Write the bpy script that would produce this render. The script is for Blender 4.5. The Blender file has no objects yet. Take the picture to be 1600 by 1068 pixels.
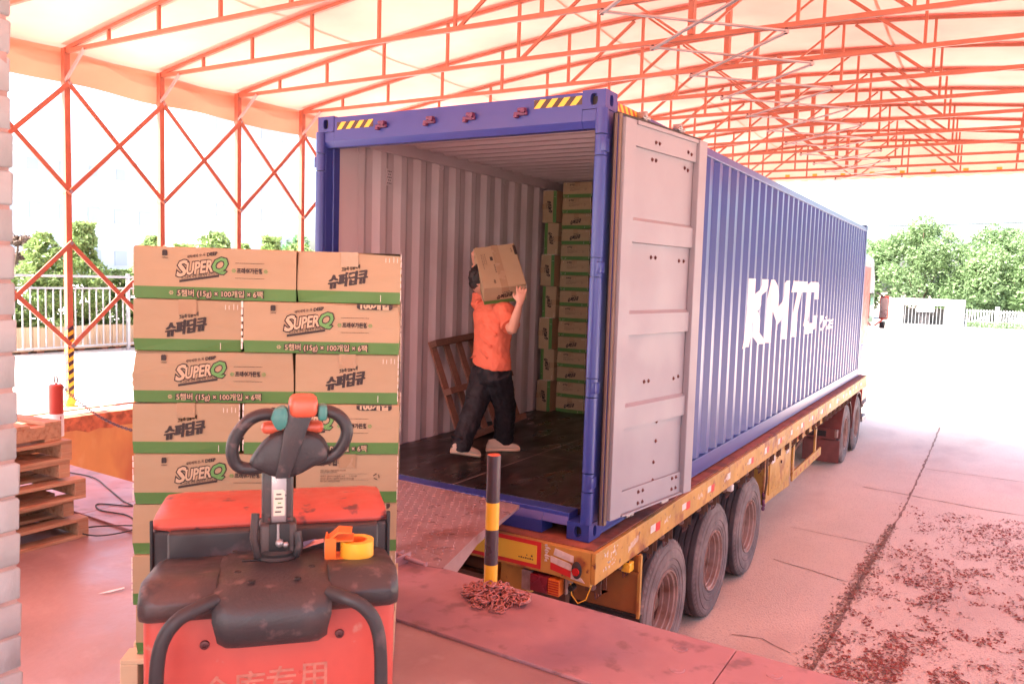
import bpy, bmesh, math, random
from mathutils import Vector, Matrix, noise as mnoise
from math import sin, cos, pi, radians, sqrt, atan2
random.seed(7)
SC = bpy.context.scene
COL = SC.collection
# ---------------------------------------------------------------- camera, sky, sun, exposure
CAM = Vector((2.1543, -4.6808, 1.7060))
YAW, PIT, ROL, FPX = -0.5360329, -0.0799534, 0.0305665, 1258.22
FW = Vector((sin(YAW)*cos(PIT), cos(YAW)*cos(PIT), sin(PIT)))
_rt = Vector((cos(YAW), -sin(YAW), 0)); _up = _rt.cross(FW)
RT = _rt*cos(ROL) + _up*sin(ROL); UP = _up*cos(ROL) - _rt*sin(ROL)
cd = bpy.data.cameras.new('camera'); cam = bpy.data.objects.new('camera', cd); COL.objects.link(cam)
cam.matrix_world = Matrix(((RT.x, UP.x, -FW.x, CAM.x), (RT.y, UP.y, -FW.y, CAM.y), (RT.z, UP.z, -FW.z, CAM.z), (0, 0, 0, 1)))
cd.sensor_width = 36; cd.lens = FPX/1600*36; cd.clip_start = 0.05; cd.clip_end = 2000
cd.dof.use_dof = True; cd.dof.focus_distance = 6.0; cd.dof.aperture_fstop = 9
SC.camera = cam
W = bpy.data.worlds.new('World'); SC.world = W; W.use_nodes = True
nt = W.node_tree; bg = nt.nodes['Background']
sky = nt.nodes.new('ShaderNodeTexSky'); sky.sky_type = 'NISHITA'; sky.sun_disc = False
SUN = Vector((-0.35, -0.6, 1.0)).normalized()
sky.sun_elevation = math.asin(SUN.z); sky.sun_rotation = atan2(SUN.x, SUN.y)
sky.air_density = 1.0; sky.dust_density = 4.0; sky.ozone_density = 1.0
nt.links.new(sky.outputs[0], bg.inputs['Color']); bg.inputs['Strength'].default_value = 0.15
sl = bpy.data.lights.new('sun', 'SUN'); sl.energy = 5.0; sl.angle = radians(0.5); sl.color = (1, 0.96, 0.9)
so = bpy.data.objects.new('sun', sl); COL.objects.link(so)
so.rotation_euler = SUN.to_track_quat('Z', 'Y').to_euler(); so.location = (-10, -15, 30)
vs = SC.view_settings; vs.view_transform = 'Standard'; vs.look = 'None'; vs.gamma = 1; vs.use_curve_mapping = False
vs.exposure = 2.5
SC.cycles.use_denoising = True; SC.cycles.max_bounces = 8; SC.cycles.diffuse_bounces = 5
SC.cycles.glossy_bounces = 3; SC.cycles.transmission_bounces = 4; SC.cycles.sample_clamp_indirect = 6
SC.cycles.use_adaptive_sampling = True; SC.cycles.adaptive_threshold = 0.02

# ---------------------------------------------------------------- materials
def mat(name, col, rough=0.6, metal=0.0, var=0.15, vs=3.0, col2=None, c2=(0.5, 0.7), c2s=2.0, bump=0.0, bs=40.0,
        stretch=None, trans=0.0, spec=0.5, rnd=0.0, col3=None, c3=(0.6, 0.75), c3s=8.0, coat=0.0):
    m = bpy.data.materials.new(name); m.use_nodes = True
    t = m.node_tree; N = t.nodes; L = t.links; b = N['Principled BSDF']
    b.inputs['Roughness'].default_value = rough; b.inputs['Metallic'].default_value = metal
    b.inputs['Specular IOR Level'].default_value = spec
    if coat: b.inputs['Coat Weight'].default_value = coat; b.inputs['Coat Roughness'].default_value = 0.15
    tc = N.new('ShaderNodeTexCoord'); src = tc.outputs['Object']
    if stretch:
        mp = N.new('ShaderNodeMapping'); mp.inputs['Scale'].default_value = stretch
        L.new(src, mp.inputs['Vector']); src = mp.outputs[0]
    def noise(s, det=5):
        n = N.new('ShaderNodeTexNoise'); n.inputs['Scale'].default_value = s; n.inputs['Detail'].default_value = det
        L.new(src, n.inputs['Vector']); return n.outputs['Fac']
    def mixc(fac, a, bcol, mode='MIX'):
        x = N.new('ShaderNodeMix'); x.data_type = 'RGBA'; x.blend_type = mode
        if fac is None: x.inputs[0].default_value = 1
        elif isinstance(fac, float): x.inputs[0].default_value = fac
        else: L.new(fac, x.inputs[0])
        for i, v in ((6, a), (7, bcol)):
            if isinstance(v, tuple): x.inputs[i].default_value = (*v[:3], 1)
            else: L.new(v, x.inputs[i])
        return x.outputs[2]
    def rng(f, a, bb, c=0.0, d=1.0):
        r = N.new('ShaderNodeMapRange'); L.new(f, r.inputs[0])
        for i, v in enumerate((a, bb, c, d)): r.inputs[i+1].default_value = v
        return r.outputs[0]
    c = tuple(col)
    if col2 is not None: c = mixc(rng(noise(c2s), c2[0], c2[1]), c, tuple(col2))
    if col3 is not None: c = mixc(rng(noise(c3s, 8), c3[0], c3[1]), c, tuple(col3))
    if var:
        f = rng(noise(vs, 8), 0.25, 0.75, 1-var, 1+var)
        c = mixc(None, c, f, 'MULTIPLY')
    if rnd:
        oi = N.new('ShaderNodeObjectInfo'); c = mixc(None, c, rng(oi.outputs['Random'], 0, 1, 1-rnd, 1+rnd), 'MULTIPLY')
    if isinstance(c, tuple): b.inputs['Base Color'].default_value = (*c, 1)
    else: L.new(c, b.inputs['Base Color'])
    if var:
        L.new(rng(noise(vs*2.3, 6), 0.3, 0.7, max(0.03, rough-0.12), min(1, rough+0.12)), b.inputs['Roughness'])
    if bump:
        bp = N.new('ShaderNodeBump'); bp.inputs['Strength'].default_value = min(1, bump); bp.inputs['Distance'].default_value = 0.01*max(1, bump)
        L.new(noise(bs, 8), bp.inputs['Height']); L.new(bp.outputs[0], b.inputs['Normal'])
    if trans:
        tr = N.new('ShaderNodeBsdfTranslucent'); mx = N.new('ShaderNodeMixShader'); mx.inputs[0].default_value = trans
        if isinstance(c, tuple): tr.inputs[0].default_value = (*c, 1)
        else: L.new(c, tr.inputs[0])
        L.new(b.outputs[0], mx.inputs[1]); L.new(tr.outputs[0], mx.inputs[2])
        L.new(mx.outputs[0], N['Material Output'].inputs[0])
    return m
M = {}
def defm(k, *a, **kw): M[k] = mat(k, *a, **kw)
defm('tent_steel', (0.42, 0.13, 0.075), 0.42, var=0.12, vs=4, col2=(0.34, 0.13, 0.09), c2=(0.58, 0.72), c2s=6)
defm('tent_grey', (0.42, 0.33, 0.32), 0.4, metal=0.3, var=0.2)
defm('fabric', (0.93, 0.37, 0.28), 0.6, var=0.22, vs=0.7, trans=0.115, bump=0.15, bs=3)
defm('fabric_edge', (0.72, 0.32, 0.20), 0.6, var=0.10, vs=1.5, trans=0.12)
defm('fabric_gable', (0.80, 0.64, 0.46), 0.6, var=0.06, vs=1.5, trans=0.30)
defm('blue', (0.032, 0.046, 0.235), 0.30, var=0.0, vs=1.0, spec=0.5, col2=(0.05, 0.055, 0.21), c2=(0.5, 0.8), c2s=0.8)
defm('keeper', (0.13, 0.03, 0.085), 0.5)
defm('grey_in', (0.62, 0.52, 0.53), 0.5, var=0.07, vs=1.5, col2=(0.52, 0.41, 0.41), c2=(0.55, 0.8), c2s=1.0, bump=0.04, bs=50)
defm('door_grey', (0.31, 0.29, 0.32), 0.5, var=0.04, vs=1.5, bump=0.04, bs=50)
defm('gasket', (0.19, 0.13, 0.10), 0.7)
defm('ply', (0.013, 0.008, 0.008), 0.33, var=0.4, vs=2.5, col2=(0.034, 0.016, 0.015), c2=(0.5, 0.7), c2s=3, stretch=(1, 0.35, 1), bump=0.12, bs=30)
defm('ply_strip', (0.30, 0.24, 0.22), 0.4)
defm('white_paint', (0.82, 0.80, 0.79), 0.5, var=0.04)
defm('haz_yellow', (0.80, 0.50, 0.05), 0.45, var=0.08)
defm('haz_dark', (0.06, 0.03, 0.02), 0.5)
defm('haz_red', (0.62, 0.08, 0.03), 0.5)
defm('black', (0.015, 0.013, 0.014), 0.5)
defm('bolt', (0.13, 0.05, 0.05), 0.4, metal=0.6)
defm('trailer_yellow', (0.50, 0.27, 0.06), 0.5, var=0.2, vs=4, col2=(0.30, 0.10, 0.035), c2=(0.55, 0.66), c2s=5, col3=(0.14, 0.05, 0.03), c3=(0.64, 0.7), c3s=18, bump=0.2, bs=40)
defm('trailer_deck', (0.30, 0.095, 0.055), 0.7, var=0.25, vs=5, col2=(0.16, 0.06, 0.04), c2=(0.5, 0.65), c2s=6, bump=0.3, bs=35)
defm('trailer_dark', (0.12, 0.055, 0.035), 0.6, var=0.3, vs=6)
defm('mudguard', (0.32, 0.13, 0.035), 0.45, var=0.15, vs=4, col2=(0.22, 0.085, 0.03), c2=(0.45, 0.7), c2s=3)
defm('tyre', (0.15, 0.115, 0.112), 0.75, var=0.25, vs=6, col2=(0.23, 0.17, 0.155), c2=(0.5, 0.7), c2s=3, bump=0.3, bs=60)
defm('tread', (0.075, 0.062, 0.068), 0.8, var=0.25, vs=6, bump=0.3, bs=60)
defm('rim_dark', (0.10, 0.05, 0.04), 0.6, var=0.3, vs=8)
defm('rim', (0.33, 0.22, 0.19), 0.5, var=0.25, vs=7, col2=(0.20, 0.10, 0.07), c2=(0.5, 0.7), c2s=6)
defm('roller', (0.35, 0.24, 0.22), 0.5, metal=0.4, var=0.3, vs=20)
defm('lamp_red', (0.45, 0.02, 0.02), 0.25, var=0.05)
defm('lamp_orange', (0.65, 0.16, 0.02), 0.3, var=0.05)
defm('lamp_dark_red', (0.20, 0.015, 0.03), 0.25, var=0.05)
defm('refl_red', (0.62, 0.03, 0.03), 0.4)
defm('refl_white', (0.68, 0.62, 0.58), 0.4, var=0.2, vs=30)
defm('refl_yellow', (0.85, 0.55, 0.06), 0.4, var=0.06)
defm('cab_white', (0.34, 0.35, 0.40), 0.35, coat=0.4, var=0.04)
defm('flap_red', (0.16, 0.045, 0.04), 0.5, var=0.3, vs=6)
defm('cab_red', (0.45, 0.05, 0.03), 0.4, var=0.1)
defm('cab_blue', (0.08, 0.09, 0.3), 0.4)
defm('glass_dark', (0.02, 0.025, 0.03), 0.08, var=0)
defm('rubber', (0.03, 0.026, 0.026), 0.6, var=0.2)
defm('card', (0.38, 0.265, 0.155), 0.75, var=0.05, vs=4, rnd=0.06, bump=0.08, bs=9, stretch=(1, 1, 3))
defm('card_edge', (0.42, 0.25, 0.14), 0.8, var=0.1)
defm('green', (0.075, 0.185, 0.042), 0.6, var=0.06, rnd=0.05)
defm('green_logo', (0.12, 0.30, 0.08), 0.6, var=0)
defm('ink', (0.03, 0.018, 0.016), 0.6, var=0)
defm('cardlight', (0.50, 0.36, 0.23), 0.7, var=0)
defm('ctape', (0.37, 0.245, 0.145), 0.22, var=0.03, vs=6, bump=0.25, bs=25)
defm('edge_glint', (0.80, 0.70, 0.62), 0.15, var=0)  # painted highlight for carton tape and corner edges
defm('floor', (0.36, 0.235, 0.225), 0.40, var=0.10, vs=1.6, col2=(0.28, 0.17, 0.17), c2=(0.5, 0.72), c2s=1.3, col3=(0.42, 0.30, 0.295), c3=(0.6, 0.75), c3s=5, bump=0.25, bs=18)
defm('steel_strip', (0.38, 0.20, 0.21), 0.4, var=0.12, vs=2.2, col2=(0.27, 0.15, 0.18), c2=(0.48, 0.68), c2s=1.8, col3=(0.22, 0.12, 0.13), c3=(0.57, 0.68), c3s=9, bump=0.35, bs=7)
defm('tread_plate', (0.38, 0.25, 0.25), 0.34, metal=0.3, var=0.2, vs=2.5, col2=(0.24, 0.12, 0.11), c2=(0.5, 0.66), c2s=2.2, bump=0.15, bs=40)
defm('wood', (0.44, 0.25, 0.15), 0.7, var=0.22, vs=3, stretch=(1, 10, 10), bump=0.25, bs=12, rnd=0.18, col2=(0.34, 0.14, 0.07), c2=(0.5, 0.7), c2s=4)
defm('wood_end', (0.36, 0.15, 0.09), 0.8, var=0.3, vs=30)
defm('wood_pale', (0.60, 0.44, 0.28), 0.7, var=0.12, vs=4, bump=0.2, bs=12)
defm('wood_dark', (0.25, 0.12, 0.085), 0.7, var=0.25, vs=4, stretch=(10, 10, 1), bump=0.2, bs=12, rnd=0.2)
defm('brick', (0.36, 0.38, 0.38), 0.7, var=0.10, vs=9, rnd=0.08, bump=0.35, bs=25, col2=(0.33, 0.28, 0.27), c2=(0.62, 0.75), c2s=6)
defm('mortar', (0.36, 0.25, 0.22), 0.9, var=0.2, vs=20, bump=0.4, bs=60)
defm('pit_wall', (0.66, 0.34, 0.12), 0.55, var=0.18, vs=2, col2=(0.52, 0.18, 0.08), c2=(0.5, 0.68), c2s=1.6, col3=(0.72, 0.46, 0.22), c3=(0.55, 0.7), c3s=3, stretch=(1, 1, 0.5), bump=0.2, bs=12)
defm('pit_cap', (0.55, 0.17, 0.08), 0.8, var=0.3, vs=10, col2=(0.28, 0.09, 0.05), c2=(0.5, 0.62), c2s=8, bump=0.6, bs=20)
defm('post_yellow', (0.82, 0.44, 0.03), 0.35, var=0.06, coat=0.3)
defm('post_black', (0.055, 0.03, 0.04), 0.35, var=0.2, coat=0.3)
defm('chain', (0.42, 0.17, 0.15), 0.45, metal=0.4, var=0.3, vs=30)
defm('chain_dark', (0.10, 0.05, 0.06), 0.5, metal=0.4)
defm('fence_white', (0.36, 0.36, 0.37), 0.4, metal=0.2)
defm('leaf', (0.24, 0.33, 0.11), 0.5, var=0.45, vs=7, trans=0.35, rnd=0.15)
defm('leaf_tree', (0.17, 0.26, 0.11), 0.5, var=0.4, vs=0.8, trans=0.35, rnd=0.1)
defm('leaf_dark', (0.09, 0.19, 0.07), 0.5, var=0.4, vs=3, trans=0.3)
defm('leaf_brown', (0.15, 0.09, 0.06), 0.6, var=0.3, vs=5)
defm('bark', (0.14, 0.09, 0.06), 0.8, var=0.3, bump=0.5)
defm('wall_white', (0.30, 0.29, 0.28), 0.8, var=0.1, vs=0.8, col2=(0.15, 0.14, 0.14), c2=(0.5, 0.75), c2s=0.6)
defm('bldg', (0.36, 0.41, 0.45), 0.8, var=0.03, vs=0.2)
defm('bldg_win', (0.26, 0.31, 0.35), 0.3, var=0)
defm('yard', (0.72, 0.56, 0.45), 0.8, var=0.20, vs=0.45, col2=(0.52, 0.37, 0.30), c2=(0.5, 0.72), c2s=0.9, col3=(0.50, 0.36, 0.31), c3=(0.52, 0.75), c3s=70.0, bump=0.5, bs=70, stretch=(1, 0.55, 1))
defm('crack', (0.27, 0.16, 0.12), 0.9, var=0.3, vs=10)
defm('chip', (0.29, 0.085, 0.06), 0.8, var=0.35, vs=20)
defm('chip_pale', (0.62, 0.40, 0.35), 0.8, var=0.2, vs=20)
defm('truck_red', (0.54, 0.085, 0.062), 0.38, var=0.09, vs=3, col2=(0.40, 0.055, 0.045), c2=(0.54, 0.70), c2s=3, col3=(0.50, 0.17, 0.13), c3=(0.64, 0.70), c3s=14, bump=0.05, bs=20)
defm('truck_cap', (0.46, 0.085, 0.062), 0.4, var=0.1, vs=5, col2=(0.45, 0.07, 0.05), c2=(0.5, 0.62), c2s=6, col3=(0.16, 0.05, 0.05), c3=(0.62, 0.68), c3s=16, bump=0.12, bs=20)
defm('truck_grey', (0.036, 0.034, 0.036), 0.40, var=0.25, vs=4, col2=(0.085, 0.05, 0.044), c2=(0.48, 0.66), c2s=3.5, col3=(0.13, 0.09, 0.085), c3=(0.6, 0.72), c3s=22, bump=0.15, bs=120)
defm('truck_dark', (0.034, 0.03, 0.032), 0.5, var=0.25, vs=7, col2=(0.14, 0.09, 0.09), c2=(0.6, 0.72), c2s=6)
defm('teal', (0.05, 0.22, 0.19), 0.35, var=0.05)
defm('tiller_red', (0.70, 0.12, 0.06), 0.35, var=0.05, coat=0.3)
defm('steel', (0.40, 0.36, 0.36), 0.35, metal=0.7, var=0.15, vs=10)
defm('sticker', (0.72, 0.66, 0.52), 0.5, var=0)
defm('glyph', (0.50, 0.17, 0.12), 0.5, var=0.3, vs=40)
defm('tape_yellow', (0.90, 0.50, 0.04), 0.3, var=0.05, coat=0.3)
defm('tape_orange', (0.85, 0.19, 0.03), 0.35, var=0.04)
defm('paper', (0.70, 0.40, 0.38), 0.6, var=0.1)
defm('paper_blue', (0.12, 0.16, 0.32), 0.6)
defm('shirt', (0.70, 0.155, 0.085), 0.75, var=0.06, vs=8, bump=0.3, bs=14)
defm('trouser', (0.009, 0.006, 0.010), 0.75, var=0.2, vs=8, bump=0.3, bs=14)
defm('skin', (0.58, 0.30, 0.21), 0.5, var=0.05)
defm('hair', (0.012, 0.008, 0.008), 0.5, bump=0.5, bs=80)
defm('shoe', (0.50, 0.38, 0.30), 0.6, var=0.1)
defm('sole', (0.62, 0.45, 0.33), 0.6)
defm('teal_pale', (0.30, 0.62, 0.56), 0.6)
defm('concrete_white', (0.52, 0.47, 0.44), 0.8, var=0.08, vs=0.7, bump=0.3, bs=20)

# ---------------------------------------------------------------- mesh building
def frame(d, hint=Vector((0, 0, 1))):
    d = d.normalized()
    if abs(d.dot(hint)) > 0.98: hint = Vector((0, 1, 0)) if abs(d.y) < 0.9 else Vector((1, 0, 0))
    u = hint.cross(d).normalized(); return u, d.cross(u).normalized(), d
class MB:
    def __init__(s): s.v = []; s.f = []; s.m = []; s.sm = []; s.mats = []
    def mi(s, k):
        if k not in s.mats: s.mats.append(k)
        return s.mats.index(k)
    def add(s, vs, fs, k, smooth=False):
        o = len(s.v); s.v += [Vector(v) for v in vs]; i = s.mi(k)
        for f in fs: s.f.append([a+o for a in f]); s.m.append(i); s.sm.append(smooth)
        return s
    def box(s, x0, x1, y0, y1, z0, z1, k, mx=None):
        vs = [Vector(p) for p in ((x0,y0,z0),(x1,y0,z0),(x1,y1,z0),(x0,y1,z0),(x0,y0,z1),(x1,y0,z1),(x1,y1,z1),(x0,y1,z1))]
        if mx: vs = [mx @ v for v in vs]
        return s.add(vs, [(0,3,2,1),(4,5,6,7),(0,1,5,4),(1,2,6,5),(2,3,7,6),(3,0,4,7)], k)
    def bar(s, a, b, w, h, k, hint=Vector((0, 0, 1)), ext=0):
        a = Vector(a); b = Vector(b); d = (b-a).normalized(); a = a-d*ext; b = b+d*ext
        u, v, _ = frame(d, hint)
        vs = [p + u*sx*w/2 + v*sy*h/2 for p in (a, b) for sx, sy in ((-1,-1),(1,-1),(1,1),(-1,1))]
        return s.add(vs, [(0,3,2,1),(4,5,6,7),(0,1,5,4),(1,2,6,5),(2,3,7,6),(3,0,4,7)], k)
    def loft(s, rings, k, smooth=True, closed=True, cap=True):
        n = len(rings[0]); vs = [v for r in rings for v in r]; fs = []
        for i in range(len(rings)-1):
            for j in range(n if closed else n-1):
                a = i*n+j; b = i*n+(j+1) % n; fs.append((a, b, b+n, a+n))
        if cap and closed:
            fs.append(tuple(reversed(range(n)))); fs.append(tuple(range((len(rings)-1)*n, len(rings)*n)))
        return s.add(vs, fs, k, smooth)
    def tube(s, pts, r, k, n=10, cap=True, smooth=True):
        pts = [Vector(p) for p in pts]; rs = r if isinstance(r, (list, tuple)) else [r]*len(pts)
        rings = []; u = None
        for i, p in enumerate(pts):
            d = (pts[min(i+1, len(pts)-1)] - pts[max(i-1, 0)]).normalized()
            if u is None: u, v, _ = frame(d)
            else:
                u = (u - d*u.dot(d)).normalized(); v = d.cross(u)
            rings.append([p + (u*cos(2*pi*j/n) + v*sin(2*pi*j/n))*rs[i] for j in range(n)])
        return s.loft(rings, k, smooth, True, cap)
    def cyl(s, a, b, r, k, n=16, r2=None, smooth=True): return s.tube([a, b], [r, r if r2 is None else r2], k, n, True, smooth)
    def lathe(s, prof, o, ax, k, n=24, smooth=True, cap=False):
        o = Vector(o); u, v, d = frame(Vector(ax))
        rings = [[o + d*h + (u*cos(2*pi*j/n) + v*sin(2*pi*j/n))*r for j in range(n)] for r, h in prof]
        return s.loft(rings, k, smooth, True, cap)
    def prism(s, poly, o, u, v, w, k, smooth=False):
        """poly (a,b) in plane o+u*a+v*b, extruded by vector w"""
        o, u, v, w = Vector(o), Vector(u), Vector(v), Vector(w); n = len(poly)
        A = [o+u*a+v*b for a, b in poly]; B = [p+w for p in A]
        fs = [tuple(reversed(range(n))), tuple(range(n, 2*n))] + [(i, (i+1) % n, (i+1) % n+n, i+n) for i in range(n)]
        return s.add(A+B, fs, k, smooth)
    def flat(s, poly, o, u, v, k):
        o, u, v = Vector(o), Vector(u), Vector(v)
        return s.add([o+u*a+v*b for a, b in poly], [tuple(range(len(poly)))], k)
    def rbox(s, x0, x1, y0, y1, z0, z1, r, k, mx=None, seg=3):
        """box with rounded edges"""
        bm = bmesh.new(); bmesh.ops.create_cube(bm, size=1)
        for v in bm.verts: v.co = Vector(((x0+x1)/2+v.co.x*(x1-x0), (y0+y1)/2+v.co.y*(y1-y0), (z0+z1)/2+v.co.z*(z1-z0)))
        bmesh.ops.bevel(bm, geom=bm.edges[:], offset=r, segments=seg, profile=0.5, affect='EDGES')
        bm.verts.index_update()
        s.add([(mx @ v.co if mx else v.co.copy()) for v in bm.verts], [tuple(v.index for v in f.verts) for f in bm.faces], k, True)
        bm.free(); return s
    def ball(s, c, rx, ry, rz, k, n=12, m=8, mx=None):
        vs = []; fs = []
        for i in range(m+1):
            t = pi*i/m
            for j in range(n):
                p = Vector((rx*sin(t)*cos(2*pi*j/n), ry*sin(t)*sin(2*pi*j/n), rz*cos(t)))
                vs.append((mx @ p if mx else p) + Vector(c))
        for i in range(m):
            for j in range(n): fs.append((i*n+j, (i+1)*n+j, (i+1)*n+(j+1) % n, i*n+(j+1) % n))
        return s.add(vs, fs, k, True)
    def text(s, t, o, u, v, size, k, off=0.0, shear=0.0, align='CENTER', width=None, clip=None, sx=1.0):
        """flat lettering; o = centre of baseline, u = reading direction, v = up"""
        pts, fs = text_geo(t, off, shear, align)
        if not fs: return s
        x0 = min(p[0] for p in pts); x1 = max(p[0] for p in pts)
        k1 = size*sx if width is None else width/(x1-x0)
        cx = (x0+x1)/2 if align == 'CENTER' else x0
        o, u, v = Vector(o), Vector(u), Vector(v)
        P2 = [((p[0]-cx)*k1, p[1]*size) for p in pts]
        if clip:
            bm = bmesh.new(); vv = [bm.verts.new((a, b, 0)) for a, b in P2]
            for f in fs:
                try: bm.faces.new([vv[i] for i in f])
                except ValueError: pass
            bmesh.ops.bisect_plane(bm, geom=bm.verts[:]+bm.edges[:]+bm.faces[:], plane_co=(0, clip, 0), plane_no=(0, 1, 0), clear_outer=True)
            bm.verts.index_update(); P2 = [(q.co.x, q.co.y) for q in bm.verts]; fs = [tuple(q.index for q in f.verts) for f in bm.faces]; bm.free()
        return s.add([o+u*a+v*b for a, b in P2], fs, k)
    def mesh(s, name, inv=None):
        me = bpy.data.meshes.new(name)
        me.from_pydata([(inv @ v) if inv else v for v in s.v], [], s.f)
        for k in s.mats: me.materials.append(M[k])
        me.polygons.foreach_set('material_index', s.m); me.polygons.foreach_set('use_smooth', s.sm)
        me.update(); return me
    def build(s, name, parent=None, world=False, bevel=0, seg=2, fix=True):
        inv = wmat(parent).inverted() if (world and parent) else None
        me = s.mesh(name, inv)
        if fix:
            bm = bmesh.new(); bm.from_mesh(me); bmesh.ops.recalc_face_normals(bm, faces=bm.faces)
            if bevel:
                es = [e for e in bm.edges if len(e.link_faces) == 2 and e.calc_face_angle(0) > 0.6]
                bmesh.ops.bevel(bm, geom=es, offset=bevel, segments=seg, profile=0.5, affect='EDGES', clamp_overlap=True)
            bm.to_mesh(me); bm.free()
        if any(s.sm): me.set_sharp_from_angle(angle=radians(38))
        o = bpy.data.objects.new(name, me); COL.objects.link(o)
        if parent: o.parent = parent
        return o
def wmat(o):
    m = o.matrix_basis.copy()
    while o.parent: o = o.parent; m = o.matrix_basis @ m
    return m
_tc = {}
def text_geo(t, off, shear, align):
    key = (t, off, shear, align)
    if key in _tc: return _tc[key]
    c = bpy.data.curves.new('txt', 'FONT'); c.body = t; c.size = 1; c.offset = off; c.shear = shear; c.align_x = align
    c.resolution_u = 2; c.fill_mode = 'FRONT'
    o = bpy.data.objects.new('txt', c); COL.objects.link(o)
    dg = bpy.context.evaluated_depsgraph_get(); dg.update()
    me = bpy.data.meshes.new_from_object(o.evaluated_get(dg))
    r = ([tuple(v.co) for v in me.vertices], [tuple(p.vertices) for p in me.polygons])
    bpy.data.objects.remove(o); bpy.data.curves.remove(c); bpy.data.meshes.remove(me)
    _tc[key] = r; return r
def thing(name, label, cat, loc=(0, 0, 0), rz=0.0, group=None, scale=1.0, rot=None):
    o = bpy.data.objects.new(name, None); o.empty_display_size = 0.1; COL.objects.link(o)
    o.location = loc; o.rotation_euler = rot if rot else (0, 0, rz); o.scale = (scale,)*3
    o['label'] = label; o['category'] = cat
    if group: o['group'] = group
    return o
def tag(o, label, cat, group=None, kind=None):
    o['label'] = label; o['category'] = cat
    if group: o['group'] = group
    if kind: o['kind'] = kind
    return o
def struct(o): o['kind'] = 'structure'; return o
def copy_tree(o, parent=None):
    c = o.copy(); COL.objects.link(c)
    if parent: c.parent = parent
    for ch in list(o.children): copy_tree(ch, c)
    return c
def inst(o, parent, loc, rot=(0, 0, 0)):
    c = o.copy(); COL.objects.link(c); c.parent = parent; c.location = loc; c.rotation_euler = rot; return c
G = -1.41; ZD = 0.20
X, Yv, Z = Vector((1, 0, 0)), Vector((0, 1, 0)), Vector((0, 0, 1))
# ---------------------------------------------------------------- ground and dock
def ye(x): return -1.40 - 0.035*(x+0.3)
m = MB(); m.flat([(-900, -900), (900, -900), (900, 900), (-900, 900)], (0, 0, G), X, Yv, 'yard'); struct(m.build('yard_ground'))
m = MB(); m.prism([(-5.53, ye(-5.53)), (14, ye(14)), (14, -14), (-5.53, -14)], (0, 0, G+0.004), X, Yv, (0, 0, ZD-G-0.004), 'floor')
struct(m.build('dock_floor'))
m = MB(); m.box(-60, -5.53, -40, 40, G+0.004, ZD, 'concrete_white'); struct(m.build('raised_ground'))
m = MB()
m.box(-5.53, -5.50, ye(-5.5)+0.002, 13, G+0.004, ZD-0.11, 'pit_wall')
rr = random.Random(3); pts = [(ye(-5.5)+0.002+i*0.12, ZD-0.11-0.05*rr.random()) for i in range(110)]
m.prism([(pts[0][0], ZD+0.012)]+pts+[(pts[-1][0], ZD+0.012)], (-5.498, 0, 0), Yv, Z, (-0.16, 0, 0), 'pit_cap')
struct(m.build('retaining_wall'))
m = MB()
for i in range(9):   # paint lines and edge strip on the raised ground beside the wall
    m.box(-5.95+0.004*i, -5.90+0.004*i, -2+i*1.2, -2+i*1.2+1.17, ZD, ZD+0.012, 'pit_cap')
struct(m.build('kerb_strip'))
def dockpoly(x0, x1, a, b): return [(x0, ye(x0)-a), (x1, ye(x1)-a), (x1, ye(x1)-b), (x0, ye(x0)-b)]
plates = thing('steel_edge_plate', 'red painted steel plating laid along the edge of the loading dock', 'dock plate', (0, -1.7, ZD))
xs = [-4.4, -2.45, -0.62, 1.35, 3.4, 5.4]
for a, b in zip(xs, xs[1:]):
    m = MB(); m.prism(dockpoly(a+0.002, b-0.002, -0.012, 0.59), (0, 0, ZD+0.001), X, Yv, (0, 0, 0.015), 'steel_strip')
    p = m.build('plate', plates, True, bevel=0.003)
    m = MB()
    for q in range(3):
        for dx in ((0.18, b-a-0.2) if a > -1 else ()):
            x = a+dx+0.05*q; y = ye(x)-0.12-0.18*q
            m.lathe([(0.032, 0), (0.03, 0.003), (0.012, 0.0035), (0.0, 0.001)], (x, y, ZD+0.0165), Z, 'steel_strip', 12)
    if m.v: wm = m.build('weld_mark', p, True); wm['kind'] = 'stuff'
# slab joints + cracks in the yard (thin recessed dirt strips)
def ribbon(pts, w, z, k, m, jag=0.4, seed=1):
    r = random.Random(seed); L = []; R = []
    for i in range(len(pts)-1):
        a, b = Vector(pts[i]), Vector(pts[i+1]); n = max(2, int((b-a).length/0.12)); d = (b-a).normalized(); q = Vector((-d.y, d.x))
        for j in range(n):
            p = a+(b-a)*j/n + q*(r.random()-.5)*w*jag; ww = w*(0.35+r.random()*0.9)/2
            L.append(p+q*ww); R.append(p-q*ww)
    vs = [Vector((p.x, p.y, z)) for p in L]+[Vector((p.x, p.y, z)) for p in R]; n = len(L)
    m.add(vs, [(i, i+1, n+i+1, n+i) for i in range(n-1)], k)
m = MB()
ribbon([(1.06, 1.6), (1.10, 2.4), (1.16, 5.1), (1.22, 6.6)], 0.05, G+0.004, 'crack', m, 0.5, 2)
ribbon([(1.22, 6.6), (1.27, 8.1), (1.30, 12), (1.33, 24)], 0.035, G+0.004, 'crack', m, 0.6, 4)
ribbon([(0.35, 2.35), (0.6, 2.42), (1.0, 2.2)], 0.012, G+0.004, 'crack', m, 1, 5)
ribbon([(0.2, 4.6), (0.6, 4.5), (1.15, 4.3)], 0.016, G+0.004, 'crack', m, 1, 6)
ribbon([(0.1, 6.0), (1.2, 5.9)], 0.015, G+0.004, 'crack', m, 1, 7)
ribbon([(0.6, 8.9), (1.25, 8.8), (2.2, 8.6), (4, 8.5)], 0.025, G+0.004, 'crack', m, 1, 8)
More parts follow.
